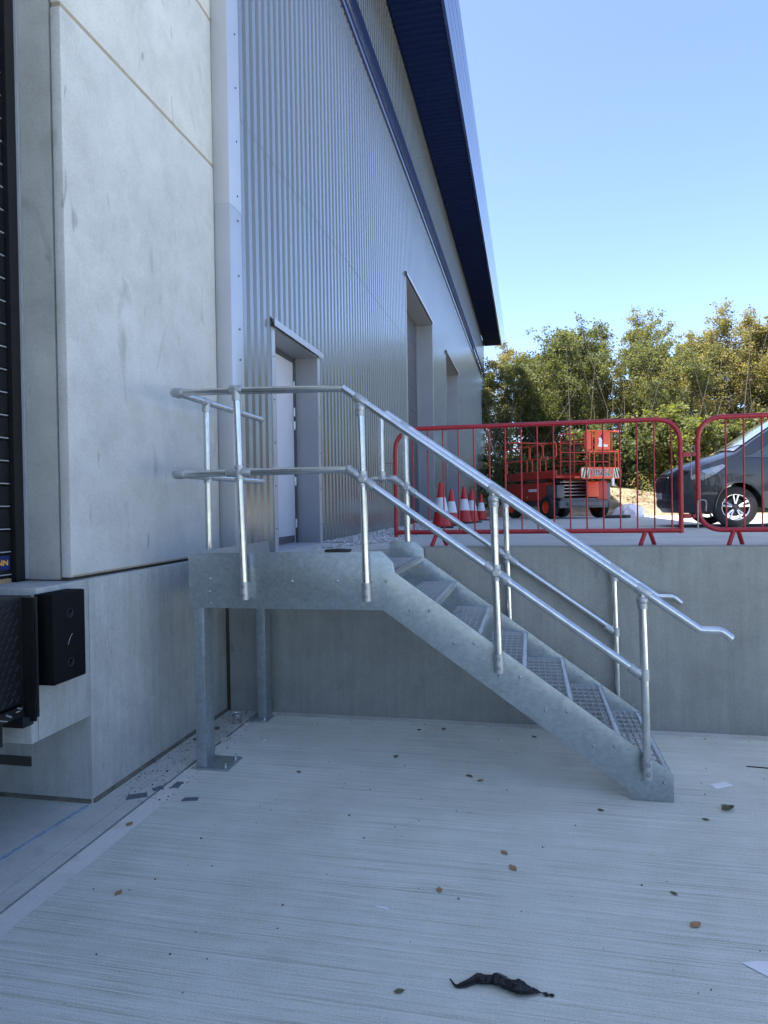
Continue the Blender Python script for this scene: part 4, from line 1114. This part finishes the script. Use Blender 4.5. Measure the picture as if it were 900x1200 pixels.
# ================================================================ TREES
def make_tree(name, base, h, spread, mats, bark, label, stems=1, density=1.0, leaf=.085, crown_from=.25, seed=0, droop=0.0, group='trees beyond the upper deck', shape=1.0, cat='tree'):
    r_ = np.random.default_rng(seed)
    t = empty(name, base, label, cat, group)
    B = MB(); tips = []
    def branch(p, d_, L, rad, lvl):
        n = 4 if lvl < 2 else 3; pts = [p]; q_ = Vector(p); dd = Vector(d_)
        for i in range(n):
            dd = (dd + Vector(r_.normal(0, .13, 3)) + Vector((0, 0, .06 if lvl else 0.0))).normalized(); q_ = q_ + dd * (L / n); pts.append(tuple(q_))
        B.tube(pts, rad, 7 if lvl == 0 else (5 if lvl == 1 else 3), cap=False, rs=[rad * (1 - .7 * i / n) for i in range(n + 1)])
        for i, q2 in enumerate(pts[1:]):
            if lvl >= 1: tips.append((q2, L))
        if lvl < 3:
            m_ = [14, 5, 3][lvl]
            for k in range(m_):
                f = crown_from + (1 - crown_from) * (k + r_.uniform(0, 1)) / m_ if lvl == 0 else .25 + .75 * (k + .5) / m_
                idx = min(n - 1, int(f * n)); fr_ = f * n - idx
                a = Vector(pts[idx]).lerp(Vector(pts[idx + 1]), min(1, fr_))
                az = r_.uniform(0, 2 * math.pi); el = r_.uniform(.25, .95) if lvl == 0 else r_.uniform(-.1, .9)
                nd = Vector((math.cos(az) * math.cos(el), math.sin(az) * math.cos(el), math.sin(el)))
                nd = (nd + dd * .35).normalized()
                LL = (spread * (1.05 - .6 * abs(f - .45) * shape) if lvl == 0 else L * .5) * r_.uniform(.7, 1.15)
                branch(tuple(a), nd, LL, rad * (1 - .6 * f) * .5, lvl + 1)
    for s_ in range(stems):
        a = 2 * math.pi * s_ / max(1, stems) + r_.uniform(0, 1)
        lean = .16 if stems > 1 else .04
        branch((base[0] + .15 * math.cos(a) * (stems > 1), base[1] + .15 * math.sin(a) * (stems > 1), base[2] - .1), Vector((lean * math.cos(a), lean * math.sin(a), 1)).normalized(), h * r_.uniform(.82, .97), (.13 if stems == 1 else .085) * h / 9, 0)
    tr = B.build('trunk', bark, t, recalc=False, smooth=True)
    P = np.array([p for p, L in tips]); W_ = np.array([max(.25, L * .30) for p, L in tips])
    N_ = int(13500 * density * stems ** .35 * (h / 9) ** 1.3)
    # clumps: choose a subset of tips that carry leaves, leaving gaps between
    keep = r_.random(len(P)) < .62; P, W_ = P[keep], W_[keep]
    idx = r_.integers(0, len(P), N_)
    C_ = P[idx] + r_.normal(0, 1, (N_, 3)) * W_[idx][:, None] * np.array([.55, .55, .45])
    C_[:, 2] = np.maximum(C_[:, 2], base[2] + .3)
    nr = r_.normal(0, 1, (N_, 3)) + np.array([0, 0, .5]); nr /= np.linalg.norm(nr, axis=1)[:, None]
    u_ = np.cross(nr, r_.normal(0, 1, (N_, 3))); u_ /= np.linalg.norm(u_, axis=1)[:, None]; v_ = np.cross(nr, u_)
    sz = leaf * r_.uniform(.6, 1.5, N_)[:, None]
    q4 = np.stack([C_ - u_ * sz, C_ + v_ * sz * .55, C_ + u_ * sz, C_ - v_ * sz * .55], 1) - np.array(base)
    mi = np.zeros(N_, int)
    if len(mats) > 1:
        # colour patches follow the height and branch so they read as natural variation between boughs
        key = (idx * 7919 % 97) / 97.0; mi = (key < .42).astype(int)
    me = bpy.data.meshes.new('crown'); me.vertices.add(N_ * 4); me.vertices.foreach_set('co', q4.reshape(-1))
    me.loops.add(N_ * 4); me.loops.foreach_set('vertex_index', np.arange(N_ * 4)); me.polygons.add(N_)
    me.polygons.foreach_set('loop_start', np.arange(0, N_ * 4, 4)); me.polygons.foreach_set('loop_total', np.full(N_, 4))
    for m_ in mats: me.materials.append(m_)
    me.polygons.foreach_set('material_index', mi.astype(np.int32)); me.update(calc_edges=True)
    o = bpy.data.objects.new('crown', me); col.objects.link(o); o.parent = t
    return t
G, D, Y_, B_, L_ = M['lf_green'], M['lf_dark'], M['lf_yellow'], M['lf_brown'], M['lf_bright']
def gz(x, yy): return bank_z(x, yy) - .05
T = [
 # name, x, y, height, spread, mats, bark, stems, density, label
 ('oak_tree', -2.4, 49, 12.6, 3.0, (B_, Y_), 'bark', 1, 1.1, 'browned tree peeping out just behind the far corner of the warehouse'),
 ('birch_tree', -1.0, 40, 8.6, 1.6, (G, Y_), 'birch', 1, .75, 'slim pale trunked birch beside the far corner of the warehouse'),
 ('willow_tree', .2, 43, 10.8, 3.0, (D, G), 'bark', 2, 1.8, 'broad dark green tree right next to the warehouse corner'),
 ('willow_tree', 2.6, 41, 10.6, 2.9, (D, G), 'bark', 3, 2.0, 'dense dark green bushy tree directly above the red lift'),
 ('willow_tree', 4.7, 45, 11.4, 2.8, (Y_, G), 'bark', 1, 1.5, 'yellowing tree between the dark tree and the tall thin one'),
 ('bare_tree', 3.6, 49, 12.2, 1.7, (B_,), 'bark', 1, .22, 'thin nearly bare treetop rising behind the yellowing tree'),
 ('ash_tree', 6.0, 43, 12.2, 3.1, (G, Y_), 'bark', 1, 1.25, 'tall thin see through tree rising highest near the middle of the wood'),
 ('willow_tree', 7.7, 40, 9.4, 2.6, (G, D), 'bark', 2, 1.0, 'lower green tree under the gap right of the tall thin tree'),
 ('willow_tree', 9.4, 41, 11.3, 2.7, (Y_, B_), 'bark', 3, 1.5, 'rounded yellow brown tree above the gap between the barriers'),
 ('willow_tree', 11.6, 42, 11.9, 2.6, (Y_, B_), 'bark', 3, 1.5, 'broad yellow brown tree above the bonnet of the van'),
 ('willow_tree', 13.8, 42, 12.6, 2.6, (B_, Y_), 'bark', 2, 1.5, 'brown tinged tall tree at the right edge above the van roof'),
 ('willow_tree', 16.5, 43, 12.8, 2.8, (B_, G), 'bark', 2, 1.3, 'browned tree partly cut by the right edge of the photo'),
]
HS = [.9, .92, .86, .84, .88, .96, .92, .82, .82, .84, .78, .76]
for i, (nm, x, yy, h, sp, ms, bk_, stm, dn, lab) in enumerate(T):
    make_tree(nm, (x, yy, gz(x, yy)), h * HS[i], sp, ms, M[bk_], lab, stm, dn, .060, .22 if nm != 'ash_tree' else .35, seed=20 + i)
# second rank and side trees, seen through the gaps
T2 = [(-6, 52, 11), (1.5, 53, 10.5), (5.0, 54, 9.8), (8.5, 52, 9.5), (11, 53, 10), (14.5, 53, 11), (19, 50, 12), (23, 47, 11), (28, 45, 12)]
L2 = ['tree hidden behind the warehouse end', 'back row tree seen through the dark green tree', 'back row tree seen under the tall thin tree', 'back row tree glimpsed through the gap in the canopy',
      'back row tree behind the rounded yellow brown tree', 'back row tree behind the brown tinged tall tree', 'tree just outside the right edge behind the van', 'green tree further right beyond the van', 'last tree on the right of the wood']
for i, (x, yy, h) in enumerate(T2):
    make_tree('background_tree', (x, yy, gz(x, yy)), h, 2.6, (D, G) if i % 2 else (G, Y_), M['bark'], L2[i], 1, 1.0, .15, .15, seed=60 + i, group='back row of trees')
# shrubs at the wood edge
SH = [(-.6, 35.5, 3.0, (G, D), 'dark shrub at the warehouse end of the wood edge'), (1.6, 34, 2.6, (D,), 'low dark shrub behind the lift guard rails'), (3.2, 34.5, 4.0, (D, G), 'dark shrub directly behind the striped end board'),
      (4.9, 35.5, 4.6, (D, G), 'tall dark shrub just right of the lift'), (6.6, 36, 5.6, (G, L_), 'bright sunlit green shrub above the middle of the red barrier'), (8.1, 36, 4.6, (G, L_), 'leafy green shrub above the barrier corner'),
      (9.6, 36, 4.2, (D, G), 'dark green shrub behind the gap between barriers'), (11.2, 36.5, 4.6, (D, B_), 'dull olive shrub above the van bonnet'), (13.0, 36.5, 5.0, (D, G), 'dark shrub behind the van windscreen'), (15.0, 36.5, 4.8, (G, D), 'shrub behind the van roof at the right edge')]
for i, (x, yy, h, ms, lab) in enumerate(SH):
    h *= .68
    make_tree('shrub', (x, yy, gz(x, yy)), h, h * .42, ms, M['bark'], lab, 3, .95 * (9 / h) ** .62, .09, .05, seed=90 + i, group='shrubs along the wood edge', cat='shrub')
# undergrowth: a mass nobody could count
def foliage_mass(name, boxes, n, leaf, mats, label, cat, seed):
    r_ = np.random.default_rng(seed); out = []
    tot = sum(b[6] for b in boxes)
    for b in boxes:
        k = int(n * b[6] / tot); nc = max(4, k // 45)
        cc = np.stack([r_.uniform(b[0], b[1], nc), r_.uniform(b[2], b[3], nc), b[4] + (b[5] - b[4]) * r_.random(nc) ** 1.3], 1)
        out.append(cc[r_.integers(0, nc, k)] + r_.normal(0, .34, (k, 3)))
    C_ = np.concatenate(out); N_ = len(C_)
    nr = r_.normal(0, 1, (N_, 3)); nr /= np.linalg.norm(nr, axis=1)[:, None]
    u_ = np.cross(nr, r_.normal(0, 1, (N_, 3))); u_ /= np.linalg.norm(u_, axis=1)[:, None]; v_ = np.cross(nr, u_)
    sz = leaf * r_.uniform(.6, 1.5, N_)[:, None]
    q4 = np.stack([C_ - u_ * sz, C_ + v_ * sz * .6, C_ + u_ * sz, C_ - v_ * sz * .6], 1)
    me = bpy.data.meshes.new(name); me.vertices.add(N_ * 4); me.vertices.foreach_set('co', q4.reshape(-1))
    me.loops.add(N_ * 4); me.loops.foreach_set('vertex_index', np.arange(N_ * 4)); me.polygons.add(N_)
    me.polygons.foreach_set('loop_start', np.arange(0, N_ * 4, 4)); me.polygons.foreach_set('loop_total', np.full(N_, 4))
    for m_ in mats: me.materials.append(m_)
    me.polygons.foreach_set('material_index', r_.integers(0, len(mats), N_).astype(np.int32)); me.update(calc_edges=True)
    o = bpy.data.objects.new(name, me); col.objects.link(o); return tag(o, label, cat, kind='stuff')
foliage_mass('undergrowth', [(-8, 30, 38, 47, 1.9, 4.0, 3), (-8, 30, 50, 56, 2, 6.5, 2)], 50000, .15, (D, G), 'dark undergrowth filling the wood between the trunks', 'undergrowth', 5)
foliage_mass('bank_weeds', [(-3, 22, 25, 34, 1.5, 2.15, 1)], 9000, .05, (B_, D, Y_), 'dry weeds and brambles scattered over the sandy bank', 'weeds', 6)
# unseen tree belt, added to darken reflections in the cladding and tubes
foliage_mass('added_tree_belt', [(45, 70, -60, 60, -1, 9, 2), (-60, 70, -75, -55, -1, 9, 2)], 60000, .45, (D, G), 'unseen tree belt added round the yard to darken reflections', 'wood', 8)
# standing dead stems in the wood edge
q = MB(); r_ = np.random.default_rng(11)
for i in range(80):
    x, yy = r_.uniform(-2, 17), r_.uniform(35, 46); h = r_.uniform(4, 9); z = gz(x, yy)
    q.tube([(x, yy, z - .1), (x + r_.normal(0, .15), yy, z + h * .5), (x + r_.normal(0, .9), yy + r_.normal(0, .3), z + h)], .03, 4, rs=[.035, .022, .008])
tag(q.build('sapling_stems', M['bark'], recalc=False), 'thin dark sapling stems crowding the wood', 'stems', kind='stuff')

# ================================================================ LITTER
def leafy(x, yy, s_, mat, label, rot, curl=.35, name='fallen_leaf', group='dry leaves fallen on the yard slab'):
    q = MB(); n = 7; V_ = []
    for i in range(n):
        t = i / (n - 1); wdt = math.sin(math.pi * min(1, t * .95 + .03)) ** .9 * .30 * s_
        for j in (-1, 0, 1):
            zz = .004 + abs(j) * curl * s_ * .35 * (1 + .4 * math.sin(3 * t + j)) + curl * s_ * .3 * (t - .5) ** 2 * 2
            V_.append((x + math.cos(rot) * (t - .5) * s_ - math.sin(rot) * j * wdt, yy + math.sin(rot) * (t - .5) * s_ + math.cos(rot) * j * wdt, zz))
    q.add(V_, [(i * 3 + j, i * 3 + j + 1, i * 3 + j + 4, i * 3 + j + 3) for i in range(n - 1) for j in range(2)])
    o = q.build(name, mat, org=(x, yy, 0.0), smooth=True); return tag(o, label, 'leaf', group)
lv_ = [(-2.292, 3.539, .05, 'dry', 'brown leaf on the smooth slab edge left of the stair leg'), (-1.937, 2.889, .045, 'dry', 'pale brown leaf nearest the left foreground'),
       (-.414, 4.564, .05, 'dryolive', 'olive leaf under the middle of the stairs, the left of two'), (-.335, 4.50, .05, 'dry', 'brown leaf under the middle of the stairs, the right of two'),
       (-.967, 4.832, .05, 'dryolive', 'olive leaf below the top of the stair flight'), (-1.574, 4.442, .035, 'dryolive', 'small dark leaf between the stair legs and the flight'),
       (-.149, 3.588, .045, 'dry', 'brown leaf in mid slab, upper of a close pair'), (-.102, 3.444, .055, 'dry', 'brown leaf in mid slab, lower of a close pair'),
       (-.438, 3.184, .045, 'dry', 'lone brown leaf left of centre in the foreground'), (.676, 3.117, .06, 'dry', 'orange brown leaf at the right foreground'),
       (.636, 3.351, .035, 'dryolive', 'tiny olive leaf just above the orange brown one'), (-.50, 2.489, .04, 'dryolive', 'small leaf left of the black polythene strip'),
       (.393, 4.187, .04, 'dryolive', 'dark leaf left of the foot of the stairs'), (1.121, 4.314, .085, 'dryolive', 'large curled dark leaf right of the foot of the stairs'),
       (.965, 4.165, .04, 'dryolive', 'small leaf between the stair foot and the curled one'), (-.893, 5.432, .05, 'dryolive', 'leaf near the wall, first under the flight'),
       (-.699, 5.484, .055, 'dryolive', 'leaf near the wall, second under the flight'), (.018, 5.415, .045, 'dryolive', 'leaf near the wall below the lower treads')]
for i, (x, yy, s_, m_, lab) in enumerate(lv_): leafy(x, yy, s_ * 1.05, M[m_], lab, random.uniform(0, 6.28), .6 if s_ > .08 else .12)
def shard(x, yy, w_, h_, rot, mat, label, name='plastic_offcut', z=.001, cat='offcut', t=.004, group=None):
    q = MB(); k = [(-w_ / 2, -h_ / 2), (w_ / 2, -h_ / 2 * .8), (w_ / 2 * .92, h_ / 2), (-w_ / 2 * .85, h_ / 2 * .9)]
    q.prism([(x + a * math.cos(rot) - b * math.sin(rot), yy + a * math.sin(rot) + b * math.cos(rot)) for a, b in k], z, z + t, 'z')
    return tag(q.build(name, mat, org=(x, yy, z), bevel=.0008), label, cat, group)
shard(-2.47, 3.90, .13, .075, .5, M['slate'], 'blue grey plastic offcut on the apron in front of the plinth corner', z=-.002)
shard(-2.40, 4.03, .07, .04, 1.1, M['slate'], 'narrow blue grey offcut beside the expansion joint', z=.0005)
shard(-2.30, 4.10, .05, .10, .1, M['slate'], 'blue grey offcut lying on the slab edge strip near the leg', z=.0005)
shard(-2.104, 3.909, .10, .05, .2, M['slate'], 'flat blue grey offcut on the brushed slab left of the base plate')
shard(1.18, 4.69, .14, .075, .5, M['paper'], 'thin torn pale sheet right of the foot of the stairs', 'torn_sheet', cat='torn sheet', t=.002)
shard(1.53, 5.04, .20, .015, -.1, M['poly'], 'thin dark strip at the right edge of the yard', 'plastic_strip', cat='strip')
shard(-.675, 2.998, .062, .012, -.1, M['paper'], 'small white plastic stick in the middle foreground', 'plastic_stick', cat='stick', t=.006)
# torn white paper at the right edge
q = MB(); q.prism([(.795, 2.895), (.90, 2.80), (1.08, 2.72), (1.12, 2.86), (1.02, 2.93), (.86, 2.915)], .002, .005, 'z')
q.v = [(a, b, c + .025 * max(0, a - .95)) for a, b, c in q.v]
tag(q.build('paper_sheet', M['paper'], org=(.9, 2.85, 0)), 'white torn paper sheet cut by the right edge of the foreground', 'paper')
# crumpled black polythene
def strip(path, rad, label):
    q = MB(); r_ = np.random.default_rng(5); n = 14; seg = 10; pts = fillet(path, .03, 5); P_ = []
    import bisect
    cum = [0]
    for a, b in zip(pts, pts[1:]): cum.append(cum[-1] + (b - a).length)
    N2 = 60; wj = r_.uniform(.85, 1.2, 30); tb = r_.uniform(.35, 1.65, (12, seg)); V_ = []
    for i in range(N2 + 1):
        s_ = cum[-1] * i / N2; k = min(len(pts) - 2, max(0, bisect.bisect_right(cum, s_) - 1)); f = (s_ - cum[k]) / max(1e-6, cum[k + 1] - cum[k])
        c_ = pts[k].lerp(pts[k + 1], min(1, f)); dd = (pts[k + 1] - pts[k]).normalized(); sd = dd.cross(Vector((0, 0, 1))).normalized()
        t = i / N2; w_ = rad(t) * 1.2
        for j in range(seg):
            a = 2 * math.pi * j / seg
            k_ = i / 7.0; k0 = int(k_); ff = k_ - k0
            rr = w_ * (tb[k0, j] * (1 - ff) + tb[k0 + 1, j] * ff + r_.uniform(-.10, .10)) * wj[i // 3]
            V_.append(c_ + sd * rr * math.cos(a) * 1.15 + Vector((0, 0, max(-.8 * c_.z, rr * .75 * math.sin(a)))))
    q.add(V_, [(i * seg + j, i * seg + (j + 1) % seg, (i + 1) * seg + (j + 1) % seg, (i + 1) * seg + j) for i in range(N2) for j in range(seg)])
    return tag(q.build('polythene_strip', M['poly'], org=tuple(path[0])), label, 'polythene')
strip([(-.318, 2.575, .016), (-.295, 2.548, .006), (-.262, 2.565, .010), (-.215, 2.592, .018), (-.15, 2.600, .016), (-.06, 2.572, .014), (.0, 2.575, .012), (.045, 2.570, .006), (.068, 2.572, .006)],
      lambda t: .0022 + .0085 * max(0, math.sin(math.pi * min(1, max(0, (t - .05) / .40)))) ** 1.5 + .0155 * max(0, math.sin(math.pi * min(1, max(0, (t - .27) / .60)))) ** .6 * (t > .27) + .004 * (t > .9) * math.sin((t - .9) * 60) ** 2, 'twisted strip of black polythene lying in the foreground')
# tin and rubble in the corner under the landing
tn = empty('tin_can', (-2.45, 5.38, 0), 'small open metal tin lying in the corner under the landing', 'tin')
q = MB(); q.lathe([(.0001, 0), (.037, 0), (.038, .002), (.038, .078), (.036, .080), (.035, .076), (.035, .004), (.0001, .004)], (-2.45, 5.38, 0), 20); q.v = [(v[0], v[1], v[2]) for v in q.v]
q.build('can_body', M['tube'], tn, smooth=True)
tn.rotation_euler = (0, 0, 0)
RB = [(-2.369, 4.948, .035, 'lump of broken mortar beside the joint, nearest the leg'), (-2.538, 5.041, .03, 'lump of mortar at the foot of the plinth'), (-2.50, 4.88, .028, 'second lump of mortar along the plinth foot'), (-2.55, 5.2, .03, 'third lump along the plinth foot near the tin'),
      (-2.048, 5.001, .028, 'pale stone on the slab behind the near leg'), (-2.60, 4.93, .022, 'dark crumb of rubble against the plinth'), (-2.34, 5.32, .03, 'flat fragment between the tin and the far leg')]
for i, (x, yy, s_, lab) in enumerate(RB):
    q_ = ICO * np.array([s_, s_ * .8, s_ * .5]) + rng.normal(0, s_ * .16, (12, 3)) + np.array([x, yy, s_ * .32])
    q = MB(); q.add(q_.tolist(), icf); tag(q.build('rubble', M['smooth'] if i % 2 == 0 else M['bark'], org=(x, yy, 0)), lab, 'rubble', 'rubble in the corner below the landing')
# crumbs of grit: too many to count
q = MB(); r_ = np.random.default_rng(17)
for i in range(790):
    if i < 480: x, yy = r_.uniform(-2.68, -2.25), r_.uniform(3.8, 5.7)
    elif i < 620: x, yy = r_.uniform(-2.2, 3), 5.68 - abs(r_.normal(0, .10))
    else: x, yy = r_.uniform(-2.3, 2.5), r_.uniform(2.2, 5.6)
    s_ = abs(r_.normal(0, .0014)) + .0012
    if x < -2.25: z = -.001
    else: z = 0.0
    q.obox((x, yy, z + s_ * .6), (s_, s_ * .8, s_ * .6), Matrix.Rotation(r_.uniform(0, 6), 3, 'Z'))
tag(q.build('grit', M['bark'], recalc=False), 'grit and crumbs scattered over the yard slab', 'grit', kind='stuff')
